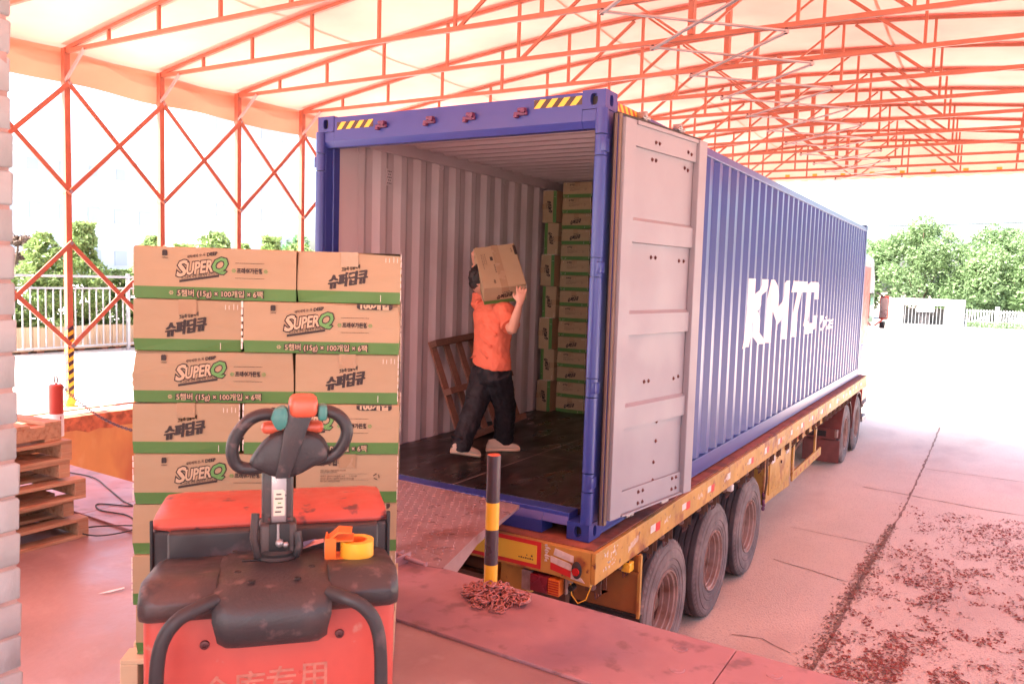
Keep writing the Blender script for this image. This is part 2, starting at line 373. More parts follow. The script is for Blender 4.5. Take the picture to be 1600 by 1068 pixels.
ribbon([(1.33, 11.0), (4.5, 10.9)], 0.02, G+0.004, 'crack', m, 1, 9)
struct(m.build('slab_joint'))
# flaked chips and trodden leaves
def chips(n, seed, area, k, smin, smax, dens):
    r = random.Random(seed); m = MB(); c = 0
    while c < n:
        x, y = area(r)
        if 0.8*mnoise.noise(Vector((x*1.5, y*0.7, seed*3.1))) + 0.7*mnoise.noise(Vector((x*4.1, y*3.0, 7))) + 0.5*mnoise.noise(Vector((x*13, y*7, 3))) < dens + (r.random()-.35)*0.6: continue
        s = smin + (smax-smin)*r.random()**2.5; a = r.random()*6.28; t = (r.random()-.5)*0.9; t2 = (r.random()-.5)*0.9
        u = Vector((cos(a), sin(a), t)).normalized(); v = Vector((-sin(a), cos(a), t2)).normalized()*(0.35+0.5*r.random())
        o = Vector((x, y, G+0.003+s*0.3)); nn = 5
        ring = [o+u*s*cos(6.28*i/nn)*(0.7+0.6*r.random())+v*s*sin(6.28*i/nn)*(0.7+0.6*r.random()) for i in range(nn)]
        m.add(ring+[o+Vector((0, 0, s*0.3*(r.random()-.2)))], [(i, (i+1) % nn, nn) for i in range(nn)], k); c += 1
    return m
def area(r):
    y = 1.8+6.4*r.random()**1.35; return 0.98+0.12*(mnoise.noise(Vector((y*2, 3, 1)))+.5)+r.random()**0.8*(0.9+y*0.22)+0.1*(y > 6), y
o = chips(17000, 11, area, 'chip', 0.003, 0.022, 0.03).build('fallen_leaf_litter', fix=False)
tag(o, 'dark red crumbled leaf litter strewn on the concrete at right', 'leaf litter', kind='stuff')
def crackline(r):
    y = 1.7+5.2*r.random()**.8; return 1.03+.035*(y-1.6)+r.gauss(0, .03+.012*(7-y)*.5), y
o = chips(2600, 14, crackline, 'crack', 0.003, 0.020, -9).build('crack_dirt', fix=False)
tag(o, 'dark dirt and grit packed along the long joint in the yard slab', 'dirt', kind='stuff')
o = chips(5000, 12, area, 'chip_pale', 0.003, 0.018, -0.1).build('concrete_crumbs', fix=False)
tag(o, 'pale crumbs of concrete scattered over the yard slab', 'rubble', kind='stuff')

# ---------------------------------------------------------------- ramp plate between dock and container
ramp = thing('dock_ramp_plate', 'rusty diamond tread bridge plate from dock edge into the blue container', 'ramp plate', (-1.1, -0.75, ZD))
rz = lambda y: 0.190 + (0.222-0.190)*(-y)/1.42
poly = [(-2.05, -0.03), (-0.47, -0.10), (-0.42, -0.25), (-0.34, -0.80), (-0.16, -1.40), (-0.25, -1.43), (-2.05, -1.37)]
m = MB(); n = len(poly); T = [Vector((a, b, rz(b))) for a, b in poly]; B = [v-Z*0.010 for v in T]
m.add(T+B, [tuple(range(n)), tuple(reversed(range(n, 2*n)))]+[(i, n+i, n+(i+1) % n, (i+1) % n) for i in range(n)], 'tread_plate')
m.build('plate', ramp, True)
m = MB()
for j in range(27):
    for i in range(33):
        x = -2.0+i*0.056+(0.028 if j % 2 else 0); y = -0.08-j*0.05
        if x > -0.50 + (-y-0.1)*0.235: continue
        a = pi/4 if (i+j) % 2 else -pi/4; u = Vector((cos(a), sin(a), 0)); v = Vector((-sin(a), cos(a), 0)); c = Vector((x, y, rz(y)+0.0005))
        m.add([c-u*0.014, c+v*0.0045, c+u*0.014, c-v*0.0045, c-u*0.007+Z*0.003, c+u*0.007+Z*0.003], [(0,3,4), (0,4,1), (4,3,5), (1,4,5), (5,3,2), (5,2,1)], 'tread_plate')
p = m.build('tread_bumps', ramp, True); p['kind'] = 'stuff'
m = MB()   # bent side flange hanging below the right edge
top = [(-0.47, -0.10), (-0.34, -0.80), (-0.16, -1.40)]
vs = [Vector((a, b, rz(b)-0.008)) for a, b in top]; lo = [Vector((-0.46, -0.12, 0.175)), Vector((-0.32, -0.84, 0.155)), Vector((-0.19, -1.27, 0.120))]
m.add(vs+lo+[v+Vector((-0.008, 0, 0)) for v in vs+lo], [(0,1,4,3), (1,2,5,4), (6,9,10,7), (7,10,11,8), (3,4,10,9), (4,5,11,10)], 'tread_plate')
m.build('side_flange', ramp, True)
m = MB()
for dx in (0, 0.045): m.rbox(-0.42+dx, -0.412+dx, -1.60, -1.40, ZD+0.012, ZD+0.065, 0.003, 'steel_strip')
m.cyl((-0.44, -1.44, 0.245), (-0.22, -1.465, 0.245), 0.013, 'steel_strip', 10)
m.build('hinge_lug', ramp, True)

# ---------------------------------------------------------------- container
CW, CH, CL = 2.438, 2.896, 12.192
box = thing('shipping_container', 'long dark blue corrugated shipping container standing open on a yellow trailer', 'shipping container', (-CW/2, CL/2, 0))
def plate_hole(m, c, u, v, n, hu, hv, rx, ry, depth, k, kin='black'):
    c, u, v, n = map(Vector, (c, u, v, n)); N = 24; O = []; I = []; Dp = []
    for i in range(N):
        a = 2*pi*(i+.5)/N; ca, sa = cos(a), sin(a); s = min(hu/abs(ca), hv/abs(sa)); O.append(c+u*ca*s+v*sa*s)
        e = (abs(ca)**3+abs(sa)**3)**(-1/3); I.append(c+u*rx*ca*e+v*ry*sa*e)
    for q in (1, -1):
        pass
    corners = [c+u*hu+v*hv, c-u*hu+v*hv, c-u*hu-v*hv, c+u*hu-v*hv]
    m.add(O+I, [(i, (i+1) % N, N+(i+1) % N, N+i) for i in range(N)], k)
    for q, cr in enumerate(corners):
        a0 = [atan2(hv, hu), pi-atan2(hv, hu), pi+atan2(hv, hu), 2*pi-atan2(hv, hu)][q]
        i = int(a0/(2*pi)*N-.5) % N; m.add([O[i], cr, O[(i+1) % N]], [(0, 1, 2)], k)
    m.add(I+[p-n*depth for p in I], [(i, (i+1) % N, N+(i+1) % N, N+i) for i in range(N)], k)
    m.add([p-n*depth for p in I], [tuple(range(N))], kin)
def casting(x0, x1, y0, y1, z0, z1, sx, sy, sz):
    m = MB(); cx, cy, cz = (x0+x1)/2, (y0+y1)/2, (z0+z1)/2; hx, hy, hz = (x1-x0)/2, (y1-y0)/2, (z1-z0)/2
    plate_hole(m, (cx, y0 if sy < 0 else y1, cz), X, Z, (0, sy, 0), hx, hz, 0.026, 0.036, 0.035, 'blue')
    plate_hole(m, (x0 if sx < 0 else x1, cy, cz), Yv, Z, (sx, 0, 0), hy, hz, 0.026, 0.036, 0.035, 'blue')
    plate_hole(m, (cx, cy, z1 if sz > 0 else z0), X, Yv, (0, 0, sz), hx, hy, 0.03, 0.055, 0.035, 'blue')
    xi = x1 if sx < 0 else x0; yi = y1 if sy < 0 else y0; zi = z0 if sz > 0 else z1
    m.add([(x0, yi, z0), (x1, yi, z0), (x1, yi, z1), (x0, yi, z1)], [(0, 1, 2, 3)], 'blue')
    m.add([(xi, y0, z0), (xi, y1, z0), (xi, y1, z1), (xi, y0, z1)], [(0, 1, 2, 3)], 'blue')
    m.add([(x0, y0, zi), (x1, y0, zi), (x1, y1, zi), (x0, y1, zi)], [(0, 1, 2, 3)], 'blue')
    return m.build('corner_casting', box, True, fix=False)
for sx in (-1, 1):
    for sy in (-1, 1):
        for sz in (-1, 1):
            xa = (-CW, -CW+.162) if sx < 0 else (-.162, 0); ya = (0, .178) if sy < 0 else (CL-.178, CL)
            za = (0, .118) if sz < 0 else (CH-.118, CH)
            casting(*xa, *ya, *za, sx, sy, sz)
# rear corner posts with pipe edge and hinge knuckles
for sx in (-1, 1):
    xo = 0 if sx > 0 else -CW; s = -sx
    m = MB()
    xs_ = sorted((xo+s*0.066, xo+s*0.003)); m.box(xs_[0], xs_[1], 0.02, 0.16, .118, CH-.118, 'blue')
    xs_ = sorted((xo+s*0.085, xo+s*0.066)); m.box(xs_[0], xs_[1], 0.09, 0.16, .118, CH-.118, 'blue')
    m.build('corner_post', box, True, bevel=0.006)
    m = MB(); zc = [0.118, 0.33, 0.46, 0.95, 1.08, 1.72, 1.85, 2.48, 2.62, CH-.118]
    for a, b in zip(zc[0::2], zc[1::2]): m.cyl((xo+s*0.026, 0.010, a), (xo+s*0.026, 0.010, b), 0.040, 'blue', 18)
    m.build('post_pipe', box, True)
    for a, b in zip(zc[1::2], zc[2::2]):
        m = MB(); m.cyl((xo+s*0.026, 0.010, a+.006), (xo+s*0.026, 0.010, b-.006), 0.038, 'blue', 14)
        xs_ = sorted((xo+s*0.02, xo-s*0.016)); m.rbox(xs_[0], xs_[1], -0.024, 0.05, a+.03, b-.03, 0.004, 'blue')
        m.build('hinge', box, True)
# header, sill, rails, front frame
m = MB(); m.prism([(0.004, 2.705), (0.004, 2.885), (0.09, 2.885), (0.09, 2.66), (0.03, 2.66), (0.012, 2.69)], (-CW+.162, 0, 0), Yv, Z, (CW-.324, 0, 0), 'blue')
m.build('header_beam', box, True, bevel=0.004)
[MB().prism([(0.006, 2.705), (0.006, 2.775), (0.09, 2.775), (0.09, 2.662), (0.03, 2.662), (0.014, 2.69)], (a, 0, 0), Yv, Z, (.0945, 0, 0), 'blue').build('header_gusset', box, True) for a in (-CW+.067, -.1615)]
m = MB(); m.prism([(0.0, 0.0), (0.0, 0.085), (0.03, 0.135), (0.03, 0.163), (0.16, 0.163), (0.16, 0.0)], (-CW+.162, 0, 0), Yv, Z, (CW-.324-.19, 0, 0), 'blue')
m.prism([(0.0, 0.085), (0.03, 0.135), (0.03, 0.163), (0.16, 0.163), (0.16, 0.085)], (-.352, 0, 0), Yv, Z, (.19, 0, 0), 'blue')
m.build('door_sill', box, True, bevel=0.003)
for sx in (-1, 1):
    xa = (-0.062, -0.002) if sx > 0 else (-CW+.002, -CW+.062)
    m = MB(); m.box(*xa, .178, CL-.178, CH-.115, CH-.045, 'blue'); m.build('top_side_rail', box, True, bevel=0.006)
    xa = (-0.05, -0.003) if sx > 0 else (-CW+.003, -CW+.05)
    m = MB(); m.box(*xa, .178, CL-.178, 0.012, 0.155, 'blue')
    xf = (-0.075, -0.0005) if sx > 0 else (-CW+.0005, -CW+.075)
    m.box(*xf, .178, CL-.178, 0.010, 0.024, 'blue'); m.build('bottom_side_rail', box, True, bevel=0.003)
    xa = (-0.15, -0.0) if sx > 0 else (-CW, -CW+.15)
    m = MB(); m.box(*xa, CL-.15, CL-.002, .118, CH-.118, 'blue'); m.build('front_post', box, True, bevel=0.008)
m = MB(); m.box(-CW+.15, -.15, CL-.06, CL-.01, .02, CH-.02, 'blue'); m.build('front_wall', box, True)
# corrugated sides
PER = 0.278
def prof(y):   # depth inwards, 0..0.036
    t = (y % PER)/PER
    if t < 0.26: return 0.0
    if t < 0.50: return 0.036*(t-0.26)/0.24
    if t < 0.76: return 0.036
    return 0.036*(1-(t-0.76)/0.24)
def profbreaks(y0, y1):
    out = [y0]; k = math.floor(y0/PER)
    while k*PER < y1+PER:
        for t in (0, .26, .5, .76):
            q = (k+t)*PER
            if y0 < q < y1: out.append(q)
        k += 1
    return sorted(out)+[y1]
ys = profbreaks(.17, CL-.15)
for sx in (-1, 1):
    f = (lambda d, sx=sx: -0.012-d) if sx > 0 else (lambda d: -CW+0.012+d)
    m = MB(); n = len(ys); zt, zb = CH-.085, .10
    s = -1 if sx > 0 else 1
    out = [Vector((f(prof(y)), y, z)) for z in (zb, zt) for y in ys]
    m.add(out, [(i, i+1, n+i+1, n+i) for i in range(n-1)], 'blue')
    inn = [v+Vector((s*0.003, 0, 0)) for v in out]
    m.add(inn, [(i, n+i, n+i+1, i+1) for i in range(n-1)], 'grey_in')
    m.build('side_panel', box, True, fix=False)
    # inner top rail, base rail and the smooth strip by the door
    xi = (-0.088, -0.063) if sx > 0 else (-CW+.063, -CW+.088)
    m = MB(); m.box(*xi, .165, CL-.16, CH-.16, CH-.055, 'grey_in'); m.build('inner_top_rail', box, True, bevel=0.003)
    xi = (-0.058, -0.053) if sx > 0 else (-CW+.053, -CW+.058)
    m = MB(); m.box(*xi, .17, .40, .166, CH-.16, 'grey_in'); m.build('inner_end_strip', box, True)
# roof corrugated across
RP = 0.209
def rprof(y):
    t = (y % RP)/RP
    return 0 if t < 0.3 else (0.02*(t-.3)/.2 if t < .5 else (0.02 if t < .8 else 0.02*(1-(t-.8)/.2)))
ry = [.09]; k = 0
while True:
    for t in (0, .3, .5, .8):
        q = (k+t)*RP
        if .09 < q < CL-.1: ry.append(q)
    k += 1
    if k*RP > CL: break
ry.append(CL-.1); ry = sorted(ry); n = len(ry); m = MB()
top = [Vector((x, y, CH-.05-rprof(y))) for x in (-CW+.06, -.06) for y in ry]
m.add(top, [(i, i+1, n+i+1, n+i) for i in range(n-1)], 'blue')
m.add([v-Z*0.003 for v in top], [(i, n+i, n+i+1, i+1) for i in range(n-1)], 'grey_in')
m.build('roof_panel', box, True, fix=False)
# floor boards
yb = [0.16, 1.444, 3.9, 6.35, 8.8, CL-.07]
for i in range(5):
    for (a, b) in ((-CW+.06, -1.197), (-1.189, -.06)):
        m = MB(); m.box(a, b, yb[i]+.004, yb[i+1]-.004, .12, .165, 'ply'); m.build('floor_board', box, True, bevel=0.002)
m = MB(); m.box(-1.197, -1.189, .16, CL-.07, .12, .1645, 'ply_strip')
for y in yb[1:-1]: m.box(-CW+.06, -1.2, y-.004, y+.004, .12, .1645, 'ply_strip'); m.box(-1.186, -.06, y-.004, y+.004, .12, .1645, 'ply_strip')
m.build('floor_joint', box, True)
# lashing rings, vents
for y in (0.37, 1.49, 2.64, 4.2, 6.0):
    for z in (2.72, 0.19):
        m = MB(); c = Vector((-CW+.11, y, z)); pts = [c+Vector((0.012*sin(a), cos(a)*0.032, sin(a)*0.03-0.01)) for a in [pi*i/8+pi for i in range(9)]] if z > 1 else [c+Vector((0, cos(a)*0.032, sin(a)*0.03)) for a in [pi*i/8 for i in range(9)]]
        m.tube(pts, 0.005, 'grey_in', 6); m.build('lashing_ring', box, True)
m = MB(); m.box(-CW+.057, -CW+.062, .76, .83, 2.46, 2.60, 'grey_in')
for i in range(5):
    for j in range(2 if i % 2 else 3): m.cyl((-CW+.061, .775+j*.02+(.01 if i % 2 else 0), 2.48+i*.025), (-CW+.0635, .775+j*.02+(.01 if i % 2 else 0), 2.48+i*.025), .006, 'black', 8)
m.build('vent', box, True)
# cam keepers
for x in (-1.80, -1.36, -1.02, -0.61):
    m = MB(); m.rbox(x-.05, x+.05, -.018, .004, 2.772, 2.797, .006, 'keeper'); m.rbox(x-.015, x+.045, -.034, .004, 2.795, 2.82, .008, 'keeper')
    m.rbox(x-.045, x-.015, -.03, .004, 2.758, 2.778, .006, 'keeper'); m.cyl((x+.03, -.038, 2.80), (x+.03, .004, 2.80), .016, 'keeper', 10)
    m.build('cam_keeper', box, True)
# hazard labels: slanting stripes
def hazard(name, o, u, v, n, L, H, ns, ka, kb, flip=1):
    m = MB(); o, u, v, n = map(Vector, (o, u, v, n)); m.flat([(0, 0), (L, 0), (L, H), (0, H)], o+n*.001, u, v, kb)
    p = L/ns; sl = H*0.85*flip
    for i in range(-1, ns+1):
        a, b = i*p, i*p+p*0.5
        poly = [(a, 0), (b, 0), (b+sl, H), (a+sl, H)]
        # clip in x
        def clip(poly, c, keep):
            r = []
            for q in range(len(poly)):
                P, Q = poly[q], poly[(q+1) % len(poly)]; ip, iq = keep(P[0]-c), keep(Q[0]-c)
                if ip: r.append(P)
                if ip != iq: t = (c-P[0])/(Q[0]-P[0]); r.append((c, P[1]+t*(Q[1]-P[1])))
            return r
        poly = clip(poly, 0, lambda d: d >= 0)
        if len(poly) > 2: poly = clip(poly, L, lambda d: d <= 0)
        if len(poly) > 2: m.flat(poly, o+n*.0016, u, v, ka)
    return m.build(name, box, True, fix=False)
hazard('hazard_label', (-2.245, .004, 2.79), X, Z, (0, -1, 0), .36, .055, 4, 'haz_yellow', 'haz_dark')
hazard('hazard_label', (-.515, .004, 2.81), X, Z, (0, -1, 0), .35, .055, 4, 'haz_yellow', 'haz_dark')
hazard('hazard_label', (-.002, .19, 2.785), Yv, Z, (1, 0, 0), .40, .06, 5, 'haz_yellow', 'haz_red', -1)
# painted name on the corrugated side
def paint_side(name, txt, y0, y1, z0, z1, k, shear=0.0, off=0.0, glyphs=None):
    if glyphs: pts, fs = glyphs
    else: pts, fs = text_geo(txt, off, shear, 'LEFT')
    ax = min(p[0] for p in pts); bx = max(p[0] for p in pts); az = min(p[1] for p in pts); bz = max(p[1] for p in pts)
    bm = bmesh.new(); vv = [bm.verts.new((y0+(p[0]-ax)/(bx-ax)*(y1-y0), z0+(p[1]-az)/(bz-az)*(z1-z0), 0)) for p in pts]
    for f in fs:
        try: bm.faces.new([vv[i] for i in f])
        except ValueError: pass
    for q in profbreaks(y0-.01, y1+.01)[1:-1]:
        bmesh.ops.bisect_plane(bm, geom=bm.verts[:]+bm.edges[:]+bm.faces[:], plane_co=(q, 0, 0), plane_no=(1, 0, 0))
    bm.verts.index_update(); m = MB()
    m.add([Vector((-0.0105-prof(v.co.x), v.co.x, v.co.y)) for v in bm.verts], [tuple(v.index for v in f.verts) for f in bm.faces], k); bm.free()
    return m.build(name, box, True, fix=False)
def G_(polys, dx, sh=0.14):
    V = []; F = []
    for p in polys:
        o = len(V); V += [(x+dx+y*sh, y) for x, y in p]; F.append(tuple(range(o, o+len(p))))
    return V, F
Kp = [[(0, 0), (.26, 0), (.26, 1), (0, 1)], [(.26, .38), (.26, .62), (.56, 1), (.86, 1), (.46, .52)], [(.46, .52), (.30, .48), (.26, .38), (.58, 0), (.88, 0)]]
Mp = [[(0, 0), (.24, 0), (.24, 1), (0, 1)], [(.24, 1), (.24, .62), (.46, .18), (.56, .18), (.54, .52)], [(.54, .52), (.56, .18), (.80, .62), (.80, 1)], [(.80, 0), (1.04, 0), (1.04, 1), (.80, 1)]]
Tp = [[(0, .80), (.86, .80), (.86, 1), (0, 1)], [(.29, 0), (.56, 0), (.56, .80), (.29, .80)]]
Cp = [[(0, .18), (.26, .26), (.26, .74), (0, .82)], [(0, .82), (.26, .74), (.34, .8), (.60, .8), (.84, .92), (.70, 1), (.18, 1)], [(.60, .8), (.62, .66), (.88, .66), (.84, .92)],
      [(0, .18), (.18, 0), (.70, 0), (.84, .08), (.60, .2), (.34, .2), (.26, .26)], [(.60, .2), (.84, .08), (.88, .34), (.62, .34)]]
dx = 0
for nm, gp, w in (('K', Kp, .93), ('M', Mp, 1.10), ('T', Tp, .90), ('C', Cp, .9)):
    g = G_(gp, dx); sc = (7.70-3.62)/3.95
    a = min(p[0] for p in g[0]); b = max(p[0] for p in g[0])
    paint_side('painted_letter', nm, 3.60+a*sc, 3.60+b*sc, 1.05, 1.77, 'white_paint', glyphs=g); dx += w
paint_side('painted_letters', 'Line', 7.85, 9.05, 1.05, 1.28, 'white_paint', shear=0.3, off=0.02)
# doors swung right round against the sides
def door(sx):
    hx, hy = (0.030, 0.085) if sx > 0 else (-CW-0.030, 0.085)
    ang = atan2(0.17, 1.11) if sx > 0 else -atan2(0.10, 1.11)
    # local: a along door from hinge to free edge, n outwards (the inner face of the door), z up
    A = Vector((sin(ang), cos(ang), 0)); Nn = Vector((cos(ang), -sin(ang), 0))*sx; O = Vector((hx, hy, 0)); Wd = 1.135; z0, z1 = 0.124, 2.745
    mx = Matrix(((A.x, Nn.x, 0, O.x), (A.y, Nn.y, 0, O.y), (0, 0, 1, 0), (0, 0, 0, 1)))
    D = MB().box(0, Wd, 0, .030, z0, z1, 'blue', mx).build('door', box, True)
    if sx > 0: D['label'] = 'open right door showing its grey inner face'
    # inner skin
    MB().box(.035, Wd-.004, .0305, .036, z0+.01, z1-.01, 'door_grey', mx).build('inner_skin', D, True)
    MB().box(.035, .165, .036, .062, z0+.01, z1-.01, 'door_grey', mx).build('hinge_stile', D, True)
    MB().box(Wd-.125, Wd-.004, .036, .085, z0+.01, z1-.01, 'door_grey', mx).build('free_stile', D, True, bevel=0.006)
    for a, b, dd in ((2.575, 2.71, .020), (2.71, 2.735, .034), (.146, .300, .012), (.134, .146, .034)):
        MB().box(.167, Wd-.127, .036, .036+dd+.004, a, b, 'door_grey', mx).build('rail', D, True, bevel=0.002)
    for zc_ in (2.03, 1.42, 0.80):
        m = MB(); h = .07
        m.prism([(zc_-h-.004, 0), (zc_-h, .0255), (zc_+h, .0255), (zc_+h+.022, 0)], mx @ Vector((.165, .0362, 0)), Z, Nn, A*(Wd-.127-.165), 'door_grey'); m.build('rib', D, True)
    m = MB(); m.box(-.012, .028, -.004, .006, z0-.02, z1+.01, 'black', mx); m.box(-.014, .022, .008, .022, z0-.02, z1+.01, 'gasket', mx)
    m.box(.0, .026, .026, .04, z0-.02, z1+.01, 'gasket', mx); m.box(.0, Wd, .010, .022, z0-.018, z0-.001, 'blue', mx); m.box(.0, Wd, .006, .026, z1+.001, z1+.02, 'rubber', mx)
    m.build('gasket', D, True)
    bz = [(.42, 2.63), (.47, 2.63), (.42, 2.52), (.47, 2.52), (.88, 2.63), (.93, 2.62), (.88, 2.52), (.93, 2.51), (.46, 1.87), (.52, 1.87), (.93, 1.86), (.86, 1.86),
          (.44, 1.02), (.50, 1.02), (.93, 1.02), (.86, 1.01), (.64, .72), (.64, .58), (.62, .43), (.62, .30), (.40, .26), (.46, .26), (.40, .18), (.46, .18), (.88, .27), (.94, .27), (.88, .19), (.94, .19)]
    bo = None
    for a, z in bz:
        if bo is None:
            m = MB(); m.lathe([(.0, .009), (.007, .009), (.010, .004), (.012, 0), (.016, 0)], (0, 0, 0), (0, 1, 0), 'bolt', 8); bo = m.build('bolt', D); o = bo
        else: o = bo.copy(); COL.objects.link(o)
        base = .060 if z > 2.57 else (.052 if z < .29 else .037)
        o.matrix_basis = Matrix.Translation(-Vector(box.location)) @ mx @ Matrix.Translation((a, base, z)) @ (Matrix.Rotation(0, 4, 'Z'))
    # lock rods on the far (outer) face
    for a in (.45, .95):
        MB().cyl(mx @ Vector((a, -.05, z0-.05)), mx @ Vector((a, -.05, z1+.06)), .017, 'steel', 10).build('lock_rod', D, True)
        m = MB()
        m.rbox(a-.05, a+.05, -.07, -.03, z1+.05, z1+.075, .005, 'steel', mx); m.rbox(a-.04, a-.01, -.09, -.02, z1+.06, z1+.10, .006, 'steel', mx)
        m.rbox(a-.05, a+.05, -.07, -.03, z0-.07, z0-.045, .005, 'steel', mx); m.build('lock_cam', D, True)
door(1); door(-1)
# ---------------------------------------------------------------- canopy tent
XR = -0.30; HALF = 5.87; YK = lambda k: .2+1.1*(k-1); K0, K1 = -4, 12
TP = [(5.87, 3.89), (5.13, 4.01), (4.36, 4.125), (3.51, 4.245), (2.65, 4.345), (1.78, 4.43), (.91, 4.49), (0, 4.53)]
def tz(x):
    a = abs(x-XR)
    for (a1, z1), (a0, z0) in zip(TP, TP[1:]):
        if a >= a0: return z0+(z1-z0)*(a-a0)/(a1-a0)
    return TP[-1][1]
tent = thing('canopy_tent', 'wide retractable canopy with orange steel trusses and glowing cream fabric roof', 'canopy', (XR, YK(1), ZD))
ZB = 3.87
tr0 = None
def truss(k):
    global tr0
    y = YK(k)
    if tr0 is None:
        m = MB()
        m.bar((XR-HALF-.03, y, ZB), (XR+HALF+.03, y, ZB), .032, .043, 'tent_steel')
        P = [Vector((XR-a, y, z)) for a, z in TP]+[Vector((XR+a, y, z)) for a, z in reversed(TP[:-1])]
        for a, b in zip(P, P[1:]): m.bar(a, b, .03, .034, 'tent_steel', ext=.004)
        t = m.build('truss', tent, True, bevel=.003)
        for a in (5.13, 4.36, 3.51, 2.65, 1.78, .91):
            for s in (-1, 1):
                x = XR+s*a; MB().bar((x, y, ZB+.02), (x, y, tz(x)-.01), .026, .030, 'tent_steel', hint=Yv).build('upright', t, True)
        m = MB(); m.bar((XR, y, ZB+.02), (XR, y, tz(XR)-.01), .05, .075, 'tent_steel', hint=Yv)
        for q in range(3): m.box(XR-.012, XR+.012, y-.027, y-.0255, 4.0+q*.16, 4.05+q*.16, 'bolt')
        m.build('king_post', t, True)
        for s in (-1, 1):
            MB().bar((XR+s*1.75, y+.022, ZB+.02), (XR+s*1.02, y+.022, tz(XR+s*1.02)-.02), .022, .03, 'tent_steel').build('diagonal', t, True)
            MB().bar((XR+s*.08, y+.022, ZB+.02), (XR+s*.86, y+.022, tz(XR+s*.86)-.02), .018, .022, 'tent_steel').build('diagonal', t, True)
            MB().bar((XR+s*(HALF-.02), y-.02, 3.56), (XR+s*(HALF-.36), y-.02, ZB-.02), .02, .032, 'tent_grey').build('knee_brace', t, True)
            m = MB(); x = XR+s*HALF; zb = ZD if s < 0 else G
            m.box(x-.031, x+.031, y-.031, y+.031, zb+.10, 3.90, 'tent_steel')
            p = m.build('post', t, True, bevel=.004)
            m = MB(); zz = zb+.10; n = 8
            for q in range(13):   # spiral hazard wrap
                a = zb+.10+q*.05
                vs = []
                for ang in range(0, 9): th = ang*pi/4; vs.append((th, a+th/(2*pi)*.10))
                pass
            for sx_, sy_, u in ((0, -1, X), (1, 0, Yv), (0, 1, -X), (-1, 0, -Yv)):
                nrm = Vector((sx_, sy_, 0)); c = Vector((x, y, 0))+nrm*.0325
                for q in range(8):
                    z0 = zb+.11+q*.09
                    m.add([c-u*.031+Z*z0, c+u*.031+Z*(z0+.035), c+u*.029+Z*(z0+.08), c-u*.029+Z*(z0+.045)], [(0, 1, 2, 3)], 'haz_yellow')
                    m.add([c-u*.029+Z*(z0+.045), c+u*.029+Z*(z0+.08), c+u*.029+Z*(z0+.125), c-u*.029+Z*(z0+.09)], [(0, 1, 2, 3)], 'post_black')
            m.build('hazard_wrap', p, True, fix=False)
            m = MB(); m.rbox(x-.05, x+.05, y-.06, y+.06, zb, zb+.012, .003, 'haz_yellow'); m.cyl((x-.03, y, zb+.055), (x+.03, y, zb+.055), .05, 'haz_yellow', 14); m.box(x-.036, x+.036, y-.012, y+.012, zb+.05, zb+.13, 'haz_yellow')
            m.build('caster', p, True)
            for z in (3.55, 2.45, 1.92, .85):
                m = MB(); m.cyl((x-s*.03, y, z), (x-s*.075, y, z), .02, 'steel', 8); m.box(x-.034, x+.034, y-.034, y+.034, z-.02, z+.02, 'tent_steel'); m.build('joint_clamp', p, True)
        tr0 = t; return t
    t = tr0.copy(); COL.objects.link(t); t.location = (0, y-YK(K0), 0)
    def rec(src, dst):
        for ch in kids[src.name]:
            c = ch.copy(); COL.objects.link(c); c.parent = dst; rec(ch, c)
    rec(tr0, t); return t
truss(K0)
kids = {}
def reg(o):
    kids[o.name] = list(o.children)
    for c in kids[o.name]: reg(c)
reg(tr0)
for k in range(K0+1, K1+1): truss(k)
for k in range(K0, K1):
    y0, y1 = YK(k), YK(k+1)
    for s in (-1, 1):
        x = XR+s*HALF-s*.045
        for za, zb in ((3.55, 2.45), (1.92, .85)):
            dz = 0 if s < 0 else 0
            MB().bar((x, y0, za), (x, y1, zb), .016, .046, 'tent_steel', ext=.02).build('scissor_bar', tent, True)
            MB().bar((x-s*.018, y0, zb), (x-s*.020, y1, za), .016, .046, 'tent_steel', ext=.02).build('scissor_bar', tent, True)
    MB().bar((-.66, y0, 3.828), (.52, y1, 3.828), .032, .014, 'tent_grey', ext=.02).build('ridge_scissor', tent, True)
    MB().bar((.52, y0, 3.812), (-.66, y1, 3.812), .032, .014, 'tent_grey', ext=.02).build('ridge_scissor', tent, True)
for k in range(K0, K1+1):
    m = MB()
    for x in (-.66, .52): m.cyl((x, YK(k), 3.80), (x, YK(k), 3.85), .014, 'bolt', 8)
    m.build('scissor_pin', tent, True)
# roof cloth
m = MB(); nx = 56; yy = []
y0, y1 = YK(K0)-3.9, YK(K1)+.22  # rear end runs on unseen past the trusses, added to shade the dock
ny = int((y1-y0)/.1375)
rows = []
for j in range(ny+1):
    y = y0+(y1-y0)*j/ny; ph = ((y-YK(1))/1.1) % 1; sag = -.028*sin(pi*ph)
    row = []
    for i in range(nx+1):
        x = XR-HALF-.06+(2*HALF+.12)*i/nx
        w = .016*mnoise.noise(Vector((x*1.1, y*.7, 0)))+.008*mnoise.noise(Vector((x*.6+y*2.2, y*3, 4)))
        row.append(Vector((x, y, tz(x)+.034+sag+w*abs(sin(pi*ph)))))
    rows.append(row)
m.loft(rows, 'fabric', True, closed=False, cap=False)
c = m.build('roof_cloth', tent, True, fix=False)
for k in range(K0, K1+1):
    m = MB(); R2 = [[Vector((XR-HALF+.05+(2*HALF-.1)*i/60, YK(k)+d, tz(XR-HALF+.05+(2*HALF-.1)*i/60)+.022)) for i in range(61)] for d in (-.075, .095)]
    m.loft(R2, 'fabric', True, closed=False, cap=False); m.build('cloth_sleeve', c, True, fix=False)
m = MB()
